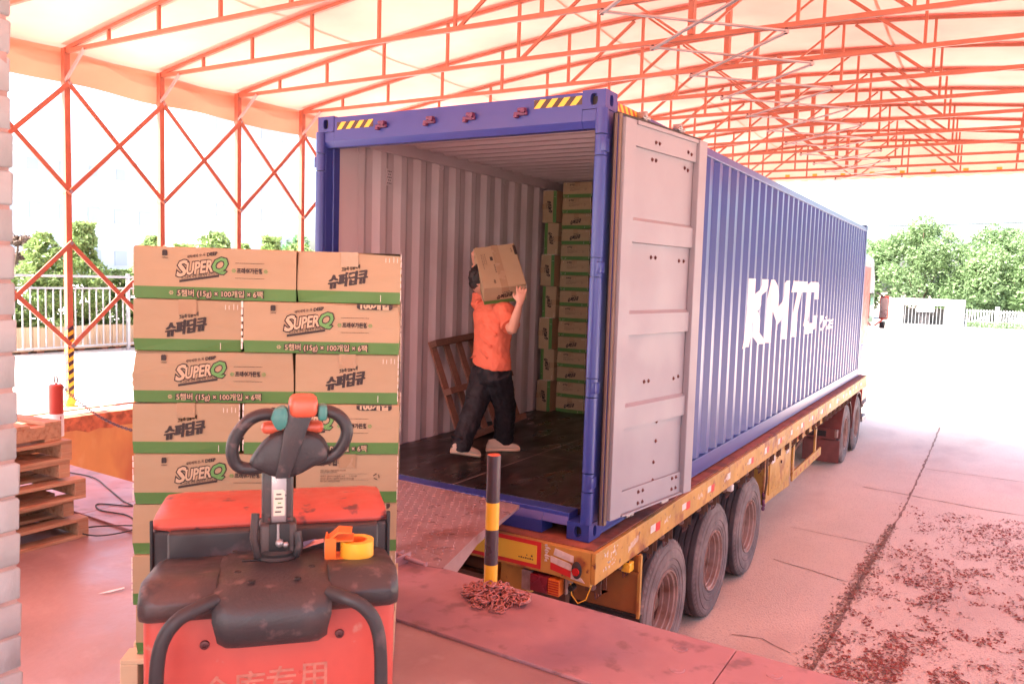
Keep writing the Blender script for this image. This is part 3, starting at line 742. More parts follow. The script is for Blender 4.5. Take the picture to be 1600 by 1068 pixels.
for i in (-4.1, -1.75, 1.15, 3.5):   # welded seams
    for j in range(ny): 
        A = rows[j]; q = int((i-(XR-HALF-.06))/(2*HALF+.12)*nx); a, b = rows[j][q], rows[j+1][q]
        m.add([a-Z*.004, a+X*.03-Z*.004, b+X*.03-Z*.004, b-Z*.004], [(0, 1, 2, 3)], 'fabric_edge')
m.build('seam', c, True, fix=False)
def drop(name, pts, zb_fn, kk, seg=3):
    m = MB(); top = pts; rows = [top]
    for q in range(1, seg+1):
        t = q/seg; rows.append([Vector((p.x+.012*sin(p.x*5+p.y*6+q*1.3), p.y+.012*sin(p.x*6+q), p.z+(zb_fn(p)-p.z)*t)) for p in top])
    m.loft(rows, kk, True, closed=False, cap=False); return m.build(name, tent, True, fix=False)
for s in (-1, 1):
    drop('side_valance', [Vector((XR+s*(HALF+.065), y0+(y1-y0)*i/160, 3.925)) for i in range(161)], lambda p: 3.56+.012*sin(p.y*4), 'fabric_edge')
    drop('valance_fold', [Vector((XR+s*(HALF+.085), y0+(y1-y0)*i/160, 3.93)) for i in range(161)], lambda p: 3.81+.03*sin(p.y*2.1), 'fabric_edge')
n = 240
xsG = [XR-HALF-.05+(2*HALF+.1)*i/n for i in range(n+1)]
drop('end_gable', [Vector((x, YK(K1)+.2, tz(x)+.03)) for x in xsG], lambda p: 3.80+.03*abs(sin((p.x)*pi/.32)), 'fabric_gable', 6)
m = MB()
for i in range(22): x = -5.9+i*.53; m.box(x, x+.09, YK(K1)+.165, YK(K1)+.168, 3.90, 3.96, 'haz_yellow')
m.build('fabric_patch', tent, True)

# ---------------------------------------------------------------- trailer
trl = thing('flatbed_trailer', 'battered yellow flatbed trailer with three axles carrying the blue container', 'trailer', (-1.2, 6.0, G))
m = MB(); m.box(-2.54, .085, -.10, 12.5, -.055, -.004, 'trailer_deck'); m.build('deck', trl, True)
for a, b, q in ((-2.575, -2.545, 0), (.088, .118, 1)):
    m = MB(); m.box(a, b, -.14, 12.55, -.215, -.012, 'trailer_yellow')
    m.box(a-.05 if q else b, a if q else b+.05, -.10, 12.5, -.215, -.205, 'trailer_yellow'); m.build('side_rail', trl, True, bevel=.004)
m = MB(); m.prism([(-2.54, -.225), (-2.54, -.012), (.085, -.012), (.085, -.235), (.03, -.235), (-.12, -.215), (-.2, -.21), (-2.3, -.21)], (0, -.14, 0), X, Z, (0, .06, 0), 'trailer_yellow')
m.build('rear_beam', trl, True, bevel=.004)
def rear(poly, k, d=.004, nm='marking'): 
    m = MB(); m.prism(poly, (0, -.1402-d, 0), X, Z, (0, d-.0006, 0), k); return m.build(nm, trl, True)
def R4(a, b, c, d): return [(a, c), (b, c), (b, d), (a, d)]
rear(R4(-1.42, -.272, -.192, -.012), 'refl_red', nm='reflector_board'); 
rear([(-1.39, -.165), (-.302, -.165), (-.302, -.04), (-1.39, -.04)], 'refl_yellow', .006, 'reflector_panel')
m = MB(); [m.box(-.44+.017*i, -.428+.017*i, -.1466, -.1464, -.142, -.134+.003*(i % 2), 'trailer_dark') for i in range(7)]; m.box(-.38, -.372, -.1466, -.1464, -.12, -.112, 'trailer_dark'); m.box(-.345, -.332, -.1466, -.1464, -.122, -.11, 'trailer_dark'); m.build('small_print', trl, True, fix=False)
rear([(-.18, -.075), (-.035, -.10), (-.035, -.055), (-.17, -.03)], 'refl_white'); rear([(-.20, -.125), (-.20, -.085), (-.06, -.11), (-.035, -.13), (-.05, -.155)], 'refl_white')
rear([(-.20, -.175), (-.20, -.13), (-.05, -.158), (-.05, -.20)], 'refl_red'); rear([(-.05, -.205), (-.05, -.16), (.02, -.185), (.05, -.215)], 'refl_white')
for i in range(7): rear([(-.245+.01*(i % 2), -.13+.017*i), (-.225+.012*(i % 3), -.128+.017*i), (-.23+.01*(i % 2), -.116+.017*i), (-.243, -.118+.017*i)], 'refl_white')
m = MB(); m.ball((.0, -.165, -.133), .036, .012, .058, 'rubber'); m.cyl((.0, -.17, -.14), (.0, -.186, -.14), .024, 'lamp_red', 16); m.build('marker_lamp', trl, True)
m = MB(); m.rbox(-.42, -.35, -.13, -.09, -.36, -.225, .004, 'roller'); m.rbox(-.345, -.215, -.15, -.08, -.345, -.235, .006, 'lamp_dark_red'); m.rbox(-.212, -.128, -.15, -.08, -.345, -.237, .005, 'lamp_orange')
for i in range(6): m.box(-.208, -.132, -.1515, -.149, -.335+i*.016, -.329+i*.016, 'lamp_red')
m.box(-.35, -.125, -.08, -.07, -.35, -.22, 'trailer_dark'); m.rbox(-.11, -.10, -.10, -.07, -.34, -.22, .002, 'steel'); m.cyl((-.06, -.12, -.28), (-.06, -.07, -.28), .02, 'black', 10)
m.build('tail_lamp', trl, True)
m = MB(); m.tube([(-.07, -.10, -.25), (-.05, -.12, -.32), (.0, -.13, -.36), (.05, -.12, -.33), (.08, -.10, -.23)], .004, 'tape_yellow', 6); m.build('lamp_wire', trl, True)
for x in (-1.75, -.72):
    m = MB(); m.box(x-.07, x+.07, -.05, 12.0, -.075, -.058, 'trailer_yellow'); m.box(x-.008, x+.008, -.05, 12.0, -.50, -.075, 'trailer_yellow'); m.box(x-.07, x+.07, -.05, 12.0, -.52, -.50, 'trailer_yellow')
    m.build('chassis_beam', trl, True)
m = MB()
for i in range(16): m.box(-2.5, .05, .35+i*.75, .43+i*.75, -.18, -.058, 'trailer_dark')
m.build('cross_member', trl, True)
m = MB(); m.box(-.66, -.45, .0, .25, -.46, -.22, 'trailer_yellow'); m.bar((-.66, -.02, -.42), (-.2, .2, -.36), .03, .03, 'steel'); m.box(-.5, -.38, .02, .2, -.40, -.24, 'trailer_dark'); m.box(-2.2, -.3, .30, .36, -.62, -.52, 'trailer_dark')
m.build('rear_bracket', trl, True)
m = MB(); m.box(-.36, .16, .55, .565, -.64, -.215, 'mudguard'); m.bar((.155, .54, -.66), (.155, .54, -.2), .02, .03, 'trailer_yellow', hint=Yv); m.bar((-.05, .535, -.335), (.15, .535, -.345), .012, .02, 'mudguard')
mg = m.build('mudguard', trl, True)
m = MB(); m.text('牌照', (-.03, .5488, -.54), X, Z, .17, 'mudguard', off=.02); m.build('embossed_lettering', mg, True, fix=False)
m = MB(); m.prism([(-.37, -.72), (-.37, -.645), (.17, -.645), (.17, -.72)], (0, .545, 0), X, Z, (0, .03, 0), 'rubber'); m.box(-.37, .17, .535, .55, -.675, -.665, 'rubber'); m.build('rubber_strip', mg, True)
m = MB(); m.rbox(.06, .125, .42, .50, -.305, -.24, .006, 'tape_yellow'); m.build('side_marker', trl, True)
m = MB(); m.rbox(.06, .125, 2.95, 3.02, -.28, -.22, .006, 'refl_white'); m.build('side_marker', trl, True)
# reflective marks and scratched stencil along the side rail
r = random.Random(5)
for i in range(17):
    y = .75+i*.68+r.random()*.1; w = .10
    MB().box(.118, .1195, y, y+w, -.145+.02*r.random(), -.075, 'refl_white').build('reflector_tape', trl, True)
    if i % 4 != 3: MB().box(.118, .1192, y+w+.004, y+w+.10, -.145, -.08, 'refl_red').build('reflector_tape', trl, True)
m = MB()
def fleck(y, z, w, h): 
    q = [(y+w*(a+.25*(r.random()-.5)), z+h*(b+.25*(r.random()-.5))) for a, b in ((0, 0), (.5, -.1), (1, .1), (.9, .9), (.5, 1), (.1, .9))]; m.add([Vector((.1186, a, b)) for a, b in q], [tuple(range(6))], 'refl_white')
for i in range(34): fleck(-.02+r.random()*.22, -.17+r.random()*.13, .008+r.random()*.02, .006+r.random()*.012)
for i in range(10): fleck(.40+.018*i, -.15+.004*i, .010, .035+.02*r.random())
for j in range(13):
    for i in range(9): fleck(1.1+.8*j+.016*i+r.random()*.008, -.135+r.random()*.03, .006+r.random()*.008, .01+r.random()*.03)
o = m.build('worn_paint_marks', trl, True, fix=False); o['kind'] = 'stuff'
# strap winches under the rail
def winch(y, big):
    m = MB(); m.box(.04, .05, y-.05, y+.05, -.30, -.21, 'trailer_yellow'); 
    for q in (-.045, .04): m.box(.0, .11, y+q, y+q+.006, -.31, -.213, 'trailer_dark')
    m.cyl((.055, y-.06, -.27), (.055, y+.06, -.27), .024, 'roller', 12); m.lathe([(.03, 0), (.038, .002), (.038, .008), (.03, .01)], (.055, y+.06, -.27), Yv, 'bolt', 12)
    m.cyl((.055, y+.07, -.27), (.055, y+.09, -.27), .012, 'roller', 8)
    for q in range(3): m.tube([(.06, y-.03+q*.03, -.29), (.066+q*.006, y-.03+q*.03, -.34), (.06, y-.01+q*.03, -.365)], .005, 'bolt', 5)
    return m
w0 = None
for i in range(26):
    y = .02+i*.42+.04*((i*7) % 3)
    if 4.5 < y < 4.7: continue
    if w0 is None: w0 = winch(0, 1).build('strap_winch', trl, True); o = w0; bz = Vector(o.location)
    else: o = w0.copy(); COL.objects.link(o)
    o.location = (0, y, 0)
m = MB(); m.prism([(4.57, -.80), (4.57, -.14), (5.95, -.16), (5.95, -.86), (5.2, -.82)], (.06, 0, 0), Yv, Z, (-.5, 0, 0), 'trailer_yellow'); tb = m.build('toolbox', trl, True, bevel=.01)
m = MB(); m.rbox(.06, .075, 4.75, 5.85, -.72, -.24, .004, 'trailer_yellow'); m.cyl((.075, 5.3, -.42), (.09, 5.3, -.42), .02, 'bolt', 10); m.rbox(.07, .085, 4.8, 4.95, -.36, -.28, .003, 'refl_white'); m.rbox(.07, .085, 5.55, 5.7, -.37, -.30, .003, 'refl_white'); m.build('toolbox_door', tb, True)
m = MB()
for i in range(5): m.ball((.07, 4.52+.02*(i % 2), -.66-.04*i), .02, .025, .03, 'keeper', 7, 5)
m.tube([(.08, 4.55, -.2), (.10, 4.5, -.5), (.07, 4.53, -.75)], .012, 'trailer_dark', 6); m.build('air_hose', trl, True)
m = MB()
for z in (-.27, -.76): m.box(.05, .075, 6.05, 8.05, z-.06, z+.06, 'trailer_yellow')
for y in (6.07, 7.6): m.box(.04, .065, y, y+.09, -.76, -.2, 'trailer_yellow')
m.bar((.03, 6.9, -.35), (-.2, 7.4, -.7), .03, .03, 'roller'); m.build('side_guard', trl, True, bevel=.003)
m = MB()
for i in range(6): m.box(.075, .0765, 6.2+.32*i, 6.27+.32*i, -.29+.02*(i % 2), -.24, 'cab_red'); m.box(.075, .0765, 6.25+.3*i, 6.30+.3*i, -.79, -.74, 'cab_red')
m.build('reflector_tape', trl, True)
m = MB()
for x in (.0,): m.cyl((-.5, 6.3, -.55), (-.5, 7.6, -.55), .22, 'trailer_dark', 20)
m.box(-1.0, -.6, 8.4, 8.6, -1.2, -.5, 'trailer_dark'); m.box(-2.1, -.35, 8.45, 8.55, -.6, -.5, 'trailer_dark'); m.build('landing_gear', trl, True)
for y in (1.38, 2.66, 3.95):
    MB().cyl((-2.3, y, G+.53), (-.1, y, G+.53), .07, 'trailer_dark', 12).build('axle', trl, True)
m = MB()
for y in (2.02, 3.3):
    for x in (-.62, -1.85): m.box(x-.05, x+.05, y-.16, y+.16, -.8, -.5, 'trailer_dark'); m.bar((x, y-.7, -.82), (x, y+.7, -.82), .09, .05, 'trailer_dark')
m.build('suspension', trl, True)
def make_wheel(par, y, xf, sgn, R=.53):
    """sgn=+1 outer face towards +x"""
    C = Vector((xf, y, G+R)); D = Vector((sgn, 0, 0))
    m = MB(); m.lathe([(.0, -.08), (.05, -.08), (.075, -.095), (.08, -.16), (.13, -.165), (.14, -.20), (.0, -.22)], C, D, 'trailer_dark', 20)
    for i in range(10):
        a = 2*pi*i/10; m.cyl(C+Vector((sgn*-.185, cos(a)*.165, sin(a)*.165)), C+Vector((sgn*-.145, cos(a)*.165, sin(a)*.165)), .014, 'roller', 6)
    w = m.build('wheel', par, True)
    def tyre(dd):
        P = [(.270, -.03), (.280, -.012), (.300, -.008), (.305, -.001), (.325, .0), (.33, .006), (.365, .007), (.370, .001), (.375, .001), (.38, .009), (.43, .010), (.448, .008), (.452, .001), (.462, .001), (.466, .005), (.495, -.002), (.500, -.010), (.512, -.018), (.523, -.032)]
        T = []
        h = -.034
        for g in range(4):
            T += [(R, h-.002), (R+.001, h-.042), (R-.018, h-.045), (R-.018, h-.056)]; h -= .056
        T += [(R, h), (.523, h-.01)]
        Q = [(.50, -.285), (.42, -.30), (.34, -.295), (.285, -.27)]
        m = MB(); m.lathe([(r_, h_+dd) for r_, h_ in P], C, D, 'tyre', 48); m.lathe([(.523, -.032+dd)]+[(r_, h_+dd) for r_, h_ in T], C, D, 'tread', 48, smooth=False)
        m.lathe([(.523, T[-1][1]+dd)]+[(r_, h_+dd) for r_, h_ in Q], C, D, 'tread', 48)
        u_, v_, d_ = frame(D)
        for i in range(60):   # shoulder lugs
            a = 2*pi*i/60; e = u_*cos(a)+v_*sin(a); f_ = u_*-sin(a)+v_*cos(a)
            p = C+d_*(-.020+dd)+e*.519
            m.add([p-f_*.014+e*.006, p+f_*.014+e*.006, p+f_*.012-e*.02+d_*.010, p-f_*.012-e*.02+d_*.010], [(0, 1, 2, 3)], 'tyre')
        return m
    t = tyre(0).build('tyre', w, True, fix=False); tyre(-.34).build('tyre', w, True, fix=False)
    m = MB(); m.lathe([(.284, -.012), (.281, .003), (.272, .001), (.268, -.018), (.252, -.024), (.250, -.055), (.238, -.060), (.236, -.105), (.226, -.11), (.224, -.135)], C, D, 'rim', 40); m.lathe([(.224, -.135), (.222, -.19)], C, D, 'rim_dark', 40)
    m.lathe([(.222, -.19), (.205, -.185), (.19, -.175), (.15, -.18), (.12, -.2)], C, D, 'rim_dark', 32)
    m.build('rim', w, True, fix=False)
    return w
for y in (1.38, 2.66, 3.95):
    make_wheel(trl, y, .065, 1); make_wheel(trl, y, -2.52, -1)
# ---------------------------------------------------------------- tractor
trk = thing('tractor_truck', 'white and red tractor cab coupled at the far end of the trailer', 'truck', (-1.2, 12.5, G))
m = MB()
for x in (-1.65, -.8): m.box(x-.04, x+.04, 9.9, 16.2, -.75, -.5, 'cab_red')
m.box(-1.7, -.75, 10.9, 11.6, -.5, -.32, 'trailer_dark'); m.build('chassis', trk, True)
cabs = [(12.95, -.72), (12.95, 1.95), (13.15, 2.28), (13.6, 2.42), (14.6, 2.36), (14.95, 1.9), (15.12, 1.0), (15.15, -.85), (14.95, -.95), (14.75, -.75), (14.35, -.45), (13.9, -.55), (13.75, -.72)]
m = MB(); m.prism(cabs, (-.13, 0, 0), Yv, Z, (-2.2, 0, 0), 'cab_white'); cab = m.build('cab', trk, True, bevel=.05, seg=3)
MB().box(-2.33, -.11, 12.925, 12.949, -.6, 1.85, 'cab_red').build('cab_rear_panel', cab, True, bevel=.01)
for i in range(4): MB().box(-2.30, -.12, 12.90, 12.925, -.3+.55*i, -.22+.55*i, 'cab_red').build('cab_rib', cab, True)
MB().rbox(-.16, -.12, 12.96, 14.1, 0.55, 2.15, .015, 'cab_red').build('side_deflector', cab, True); MB().rbox(-.16, -.118, 12.96, 13.75, -.6, 0.54, .015, 'cab_blue').build('side_stripe', cab, True)
MB().box(-.13, -.122, 14.0, 14.8, .65, 1.6, 'glass_dark').build('door_window', cab, True)
MB().box(-2.2, -.25, 15.0, 15.1, .75, 1.7, 'glass_dark', Matrix.Translation((0, .02, 0))).build('windscreen', cab, True)
m = MB(); m.rbox(-.02, .17, 15.02, 15.12, 1.02, 1.55, .03, 'cab_red'); m.rbox(-.0, .15, 15.005, 15.02, 1.06, 1.50, .006, 'steel'); m.bar((-.08, 14.9, 1.62), (.10, 15.06, 1.5), .03, .03, 'black'); m.bar((-.08, 14.9, .88), (.10, 15.06, 1.06), .03, .03, 'cab_red')
m.rbox(.0, .12, 15.0, 15.12, .82, .98, .02, 'glass_dark'); m.build('wing_mirror', cab, True)
m = MB(); m.box(-.15, -.02, 13.1, 13.9, -.6, -.35, 'cab_red'); m.box(-.12, -.0, 13.2, 13.8, -1.05, -.95, 'steel'); m.box(-.12, .0, 13.25, 13.75, -.75, -.68, 'steel'); m.cyl((-.3, 12.5, -.75), (-.3, 13.4, -.75), .24, 'roller', 20); m.build('step_and_tank', trk, True)
for y in (10.62, 11.96): make_wheel(trk, y, .05, 1, .52); make_wheel(trk, y, -2.45, -1, .52)
w = make_wheel(trk, 14.35, -.32, 1, .52)
make_wheel(trk, 14.35, -2.4, -1, .52)
for y in (10.62, 11.96):
    m = MB(); pr = [Vector((x, y+.62*cos(a), G+.52+.62*sin(a))) for x in (0,) for a in [pi*i/12 for i in range(13)]]
    for p, q in zip(pr, pr[1:]): m.add([p+X*.06, q+X*.06, q-X*.6, p-X*.6], [(0, 1, 2, 3)], 'flap_red'); m.add([p+X*.06, q+X*.06, q+X*.06-Z*.03, p+X*.06-Z*.03], [(0, 1, 2, 3)], 'flap_red')
    m.build('fender', trk, True)
m = MB(); m.rbox(-.55, .06, 9.95, 9.97, G+.10, -.92, .004, 'flap_red'); fl = m.build('mud_flap', trk, True)
m = MB(); m.box(-.55, .0, 9.90, 9.94, -.90, -.72, 'flap_red'); m.box(-.5, -.36, 9.895, 9.90, -.86, -.76, 'black'); m.box(-.3, -.16, 9.895, 9.90, -.86, -.76, 'black'); m.rbox(-.02, .03, 9.88, 9.94, -.86, -.72, .01, 'roller'); m.build('tail_lamp_bar', trk, True)
# ---------------------------------------------------------------- warehouse wall and brick pier
pier = thing('brick_pier', 'whitewashed brick pier at the left edge of the dock doorway', 'brick pier', (.35, -4.4, ZD))
MB().box(.235, .463, -5.38, -3.806, ZD, 3.43, 'mortar').build('mortar_core', pier, True)
bm_ = None; r = random.Random(9)
vars_ = []
for q in range(4):
    m = MB(); m.rbox(0, .238, 0, .233, 0, .0665, .004, 'brick', seg=1)
    for i, v in enumerate(m.v): m.v[i] = v+Vector((r.uniform(-.002, .002), r.uniform(-.002, .002), r.uniform(-.0015, .0015)))
    vars_.append(m.mesh('brick'))
for c in range(44):
    n = 6
    for i in range(n):
        o = bpy.data.objects.new('brick', vars_[r.randrange(4)]); COL.objects.link(o); o.parent = pier
        y = -3.80-.232-(i)*.241-(.1205 if c % 2 else 0)
        if c % 2 and i == n-1: 
            y = -3.80-.232*.5; o.scale = (1, .5, 1)
        o.location = (.228-.35+r.uniform(-.002, .003), y+4.4+r.uniform(-.002, .002), .006+c*.0733)

# ---------------------------------------------------------------- cartons
BL, BW, BH = .540, .360, .1800
def carton():
    """long axis x (0..BL), width y (0..BW); -y face plain logo, +y face with the black tab, +x face brand, -x face small print"""
    t = thing('carton', 'carton', 'carton')
    hs = .043; e = .0016; m = MB()
    # body with slightly bulging sides and a green band round the foot
    def ring(z, b): 
        out = []
        for (x, y, dx, dy) in ((0, 0, 0, -1), (.5, 0, 0, -1), (1, 0, 0, 0), (1, .5, 1, 0), (1, 1, 0, 0), (.5, 1, 0, 1), (0, 1, 0, 0), (0, .5, -1, 0)):
            out.append(Vector((x*BL+dx*b, y*BW+dy*b, z)))
        return out
    c = .004
    rings = [ring(.001, -.001), ring(c, .0), ring(hs, .0015), ring(hs+.0005, .0015), ring(BH*.55, .003), ring(BH-c, .001)]
    m.loft(rings[0:3], 'green', False, cap=False); m.loft(rings[2:], 'card', False, cap=False)
    tp = [Vector((min(max(v.x, c), BL-c), min(max(v.y, c), BW-c), BH-.0006)) for v in rings[-1]]
    m.loft([rings[-1], tp], 'card', False, cap=False)
    m.add(tp+[Vector((BL*.5, BW*.5, BH-.0002))], [(i, (i+1) % 8, 8) for i in range(8)], 'card')
    m.add(rings[0], [tuple(reversed(range(8)))], 'card_edge')
    m.build('cardboard_body', t, fix=False)
    # top seam and clear tape
    m = MB(); m.box(c, BL-c, BW/2-.001, BW/2+.001, BH-.0003, BH+.0002, 'ink'); m.build('flap_seam', t)
    m = MB(); m.box(0, BL, BW/2-.03, BW/2+.03, BH+.0002, BH+.0005, 'ctape')
    for x, s in ((-.0042, 1), (BL+.0038, 1)):
        m.box(x, x+.0004, BW/2-.03, BW/2+.03, BH*.72, BH+.0004, 'ctape')
    rr = random.Random(4)
    for xf, sg in ((-.0046, -1), (BL+.0044, 1)):   # pale strips painted as light glinting on the tape near the corners
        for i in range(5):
            y = BW*(.80+.04*i)+rr.random()*.004; z = rr.choice((.008, BH-.032)); m.box(xf-.0002, xf+.0002, y, y+.0016, z, z+.014+rr.random()*.012, 'edge_glint')
    for i in range(7):  # broken highlight painted down two corner edges
        z = .012+.024*i; m.box(BL+.0002+.002*rr.random(), BL+.0048, BW-.001, BW+.0012, z, z+.012+rr.random()*.012, 'edge_glint')
        m.box(-.0048, -.0002-.002*rr.random(), -.0012, .001, z, z+.012+rr.random()*.012, 'edge_glint')
    m.build('packing_tape', t)
    # printing: super q panels on both long faces
    for s in (-1, 1):
        u = X if s < 0 else -X; o = lambda a, z, d=0: Vector((a if s < 0 else BL-a, -.0034-d if s < 0 else BW+.0034+d, z))
        mm = MB(); tilt = Vector((1, 0, .165)).normalized(); U = Vector((tilt.x*(1 if s < 0 else -1), 0, tilt.z)); V = Z
        mm.text('S', o(.158, .081), U, V, .073, 'ink', off=.085, shear=.15); mm.text('UPER', o(.216, .092), U, V, .056, 'ink', off=.10, shear=.15, width=.094)
        mm.text('Q', o(.284, .099), U, V, .066, 'ink', off=.085, shear=.15)
        mm.prism([(0, 0), (.132, .022), (.132, .030), (0, .008)], o(.149, .058), u, Z, (0, -.0003 if s < 0 else .0003, 0), 'ink')
        mm.text('초고농축 파워 캡슐세제 슈퍼딥큐', o(.216, .079), U, V, .012, 'ink', off=.01, width=.122); mm.text('세탁세제 쏘-옥', o(.205, .146), U, V, .0125, 'ink', off=.015, width=.062); mm.text('DEEP', o(.258, .153), U, V, .016, 'ink', off=.05, width=.036)
        mm.prism([(0, 0), (.014, 0), (.017, .003), (.017, .017), (.014, .02), (.003, .02), (0, .017), (0, .003)], o(.093, .148), u, Z, (0, -.0003 if s < 0 else .0003, 0), 'ink')
        mm.text('CAREAN', o(.1015, .139), u, V, .007, 'ink', off=.02, width=.02)
        for z in (.129, .077): mm.prism([(0, 0), (.098, 0), (.098, .0012), (0, .0012)], o(.335, z), u, Z, (0, -.0003 if s < 0 else .0003, 0), 'ink')
        mm.text('프레쉬가든향', o(.384, .0965), u, V, .0195, 'ink', off=.045, width=.088)
        def star(c, k, R=.007):
            for q in range(6):
                a = q*pi/3; mm.prism([(cos(a+w)*R*f, sin(a+w)*R*f) for w, f in ((0, .2), (-.35, .9), (0, 1.1), (.35, .9))], c, u, Z, (0, -.0003 if s < 0 else .0003, 0), k)
        star(o(.330, .103), 'green_logo'); star(o(.438, .103), 'green_logo'); star(o(.122, .022), 'cardlight')
        band = '5챔버 (15g) × 100개입 × 6팩'
        mm.text(band, o(.285, .0115), u, V, .027, 'ink', off=.10, width=.292)
        if s > 0:
            mm.prism([(-.125, 0), (-.125, -.012), (-.115, -.018), (-.006, -.018), (.0, -.012), (.0, 0)], o(.515, BH-.002), u, Z, (0, .0003, 0), 'ink')
            mm.box(BL-.515, BL-.39, BW-.022, BW-.001, BH, BH+.0004, 'ink')
        mm.build('printed_lettering', t, fix=False)
        mm = MB()
        mm.text('S', o(.158, .081, .0006), U, V, .073, 'cardlight', off=.03, shear=.15); mm.text('UPER', o(.216, .092, .0006), U, V, .056, 'cardlight', off=.035, shear=.15, width=.089)
        mm.text('Q', o(.284, .099, .0006), U, V, .066, 'green_logo', off=.03, shear=.15)
        mm.text(band, o(.285, .0125, .0006), u, V, .0255, 'cardlight', off=.012, width=.284)
        if s > 0: mm.text('100개입', o(.452, BH-.016, .0006), u, V, .03, 'cardlight', off=.05, width=.10, clip=.0135)
        mm.build('printed_infill', t, fix=False)
    mm = MB(); o = lambda a, z: Vector((BL+.0034, a, z)); tilt = Vector((0, 1, .20)).normalized()
    for q in range(5): mm.text('슈퍼딥큐', o(BW/2-.005-.0016*(q-2), .066+.0012*(q % 2)) + X*.00008*q, tilt, Z, .052, 'ink', off=.012, shear=.12, width=.136); mm.text('고농축 캡슐세제', o(BW/2+.004, .119), tilt, Z, .016, 'ink', off=.03, width=.066)
    mm.build('printed_brand', t, fix=False)
    mm = MB(); o = lambda a, z: Vector((-.0034, BW-a, z))
    mm.text('슈퍼딥큐', o(.125, .140), -Yv, Z, .027, 'ink', off=.04, width=.085)
    for i, (w, z) in enumerate(((.09, .118), (.06, .111), (.13, .097), (.12, .088), (.07, .078))):
        mm.text('세탁조 클리너 내용량 제조원 주의사항', o(.085+w/2, z), -Yv, Z, .008, 'ink', width=w)
        mm.prism([(0, 0), (.17, 0), (.17, .0005), (0, .0005)], o(.085, z-.003), -Yv, Z, (-.0002, 0, 0), 'ink') if i in (1, 3) else None
    for q in range(3):
        a = q*2*pi/3+pi/2; c0 = Vector((cos(a), sin(a)))*.011; d = Vector((cos(a+2.2), sin(a+2.2))); pts = [c0, c0+d*.014]
        nrm = Vector((-d.y, d.x))*.0015; mm.prism([(p.x, p.y) for p in (pts[0]-nrm, pts[1]-nrm, pts[1]+nrm, pts[0]+nrm)], o(.285, .098), -Yv, Z, (-.0003, 0, 0), 'ink')
    mm.build('printed_notes', t, fix=False)
    # marks on the top (plain face)
    mm = MB(); o = lambda a, b: Vector((a, b, BH+.0004))
    for i, (x, y, w, h) in enumerate(((.17, .075, .14, .008), (.17, .060, .13, .007), (.20, .045, .20, .008), (.30, .135, .11, .014), (.46, .10, .05, .02))):
        mm.text('세탁 세제 사용 방법 및 보관' if i < 3 else '슈퍼딥큐', o(x, y), X, Yv, h, 'ink', off=.02, width=w)
    mm.prism([(-.025, -.012), (.025, -.012), (.025, .012), (-.025, .012)], o(.17, .128), X, Yv, (0, 0, .0002), 'ink'); mm.text('6팩', o(.085, .31), X, Yv, .02, 'ink', width=.05)
    pt_ = mm.build('printed_top', t, fix=False); pt_['kind'] = 'stuff'
    return t
def kidtree(o): return [(c, kidtree(c)) for c in o.children]
rjb = random.Random(5); cart0 = carton(); CT = kidtree(cart0); used = [False]
bodies = []
def make_bodies():
    src = [c for c in cart0.children if c.name.startswith('cardboard_body')][0].data; bodies.append(src); rb_ = random.Random(12)
    for q in range(5):
        me = src.copy(); me.name = 'cardboard_body'
        for v in me.vertices:
            x, y, z = v.co
            if z > BH*.9 and min(abs(x), abs(x-BL)) < .01 and min(abs(y), abs(y-BW)) < .01: k_ = rb_.random()**2*.009; v.co = (x+(k_ if x < BL/2 else -k_), y+(k_*.6 if y < BW/2 else -k_*.6), z-k_*.5)
            elif z < .01 and min(abs(x), abs(x-BL)) < .01 and min(abs(y), abs(y-BW)) < .01: k_ = rb_.random()**2*.007; v.co = (x+(k_ if x < BL/2 else -k_), y+(k_*.6 if y < BW/2 else -k_*.6), z)
            elif BH*.3 < z < BH*.9: v.co = (x+(.0 if abs(x-BL/2) < .01 else (rb_.uniform(-.0015, .001)*(1 if x > BL/2 else -1))), y+rb_.uniform(-.0015, .0006)*(1 if y > BW/2 else -1), z)
            elif z > BH*.97 and abs(x-BL/2) < .01 and abs(y-BW/2) < .01: v.co = (x, y, z)
        bodies.append(me)
def clone(o, tree):
    c = o.copy(); COL.objects.link(c)
    if o.name.startswith('cardboard_body'):
        if not bodies: make_bodies()
        c.data = bodies[rjb.randrange(6)]
    for ch, sub in tree:
        d = clone(ch, sub); d.parent = c
    return c
def put_carton(loc, rot, label, group, sz=1.0):
    if used[0]: o = clone(cart0, CT)
    else: o = cart0; used[0] = True
    o.location = loc; o.rotation_euler = rot; o.scale = (1, 1, sz); o['label'] = label; o['group'] = group; return o
SA = radians(38.6); SX, SY = Vector((cos(SA), sin(SA), 0)), Vector((-sin(SA), cos(SA), 0)); SO = Vector((-.372, -2.972, ZD))
ords = ['top', 'second', 'third', 'fourth', 'fifth', 'sixth', 'seventh', 'bottom']
rj = random.Random(21)
def place_pallet_carton(n, a, b, w, d, rz, label):
    """carton footprint corner (a,b), size w x d in the pallet frame"""
    cx, cy = a+w/2, b+d/2; j = rj.uniform(-.016, .016)
    R = Matrix.Rotation(SA+rz+j, 4, 'Z'); c = SO+SX*(cx+rj.uniform(-.005, .005))+SY*(cy+rj.uniform(-.006, .004)); z = ZD+.132+(7-n)*.1806
    p = c - (R @ Vector((BL/2, BW/2, 0))); p.z = z
    put_carton(p, (0, 0, SA+rz+j), label, 'cartons stacked on the pallet behind the truck')
W_ = BL+BW
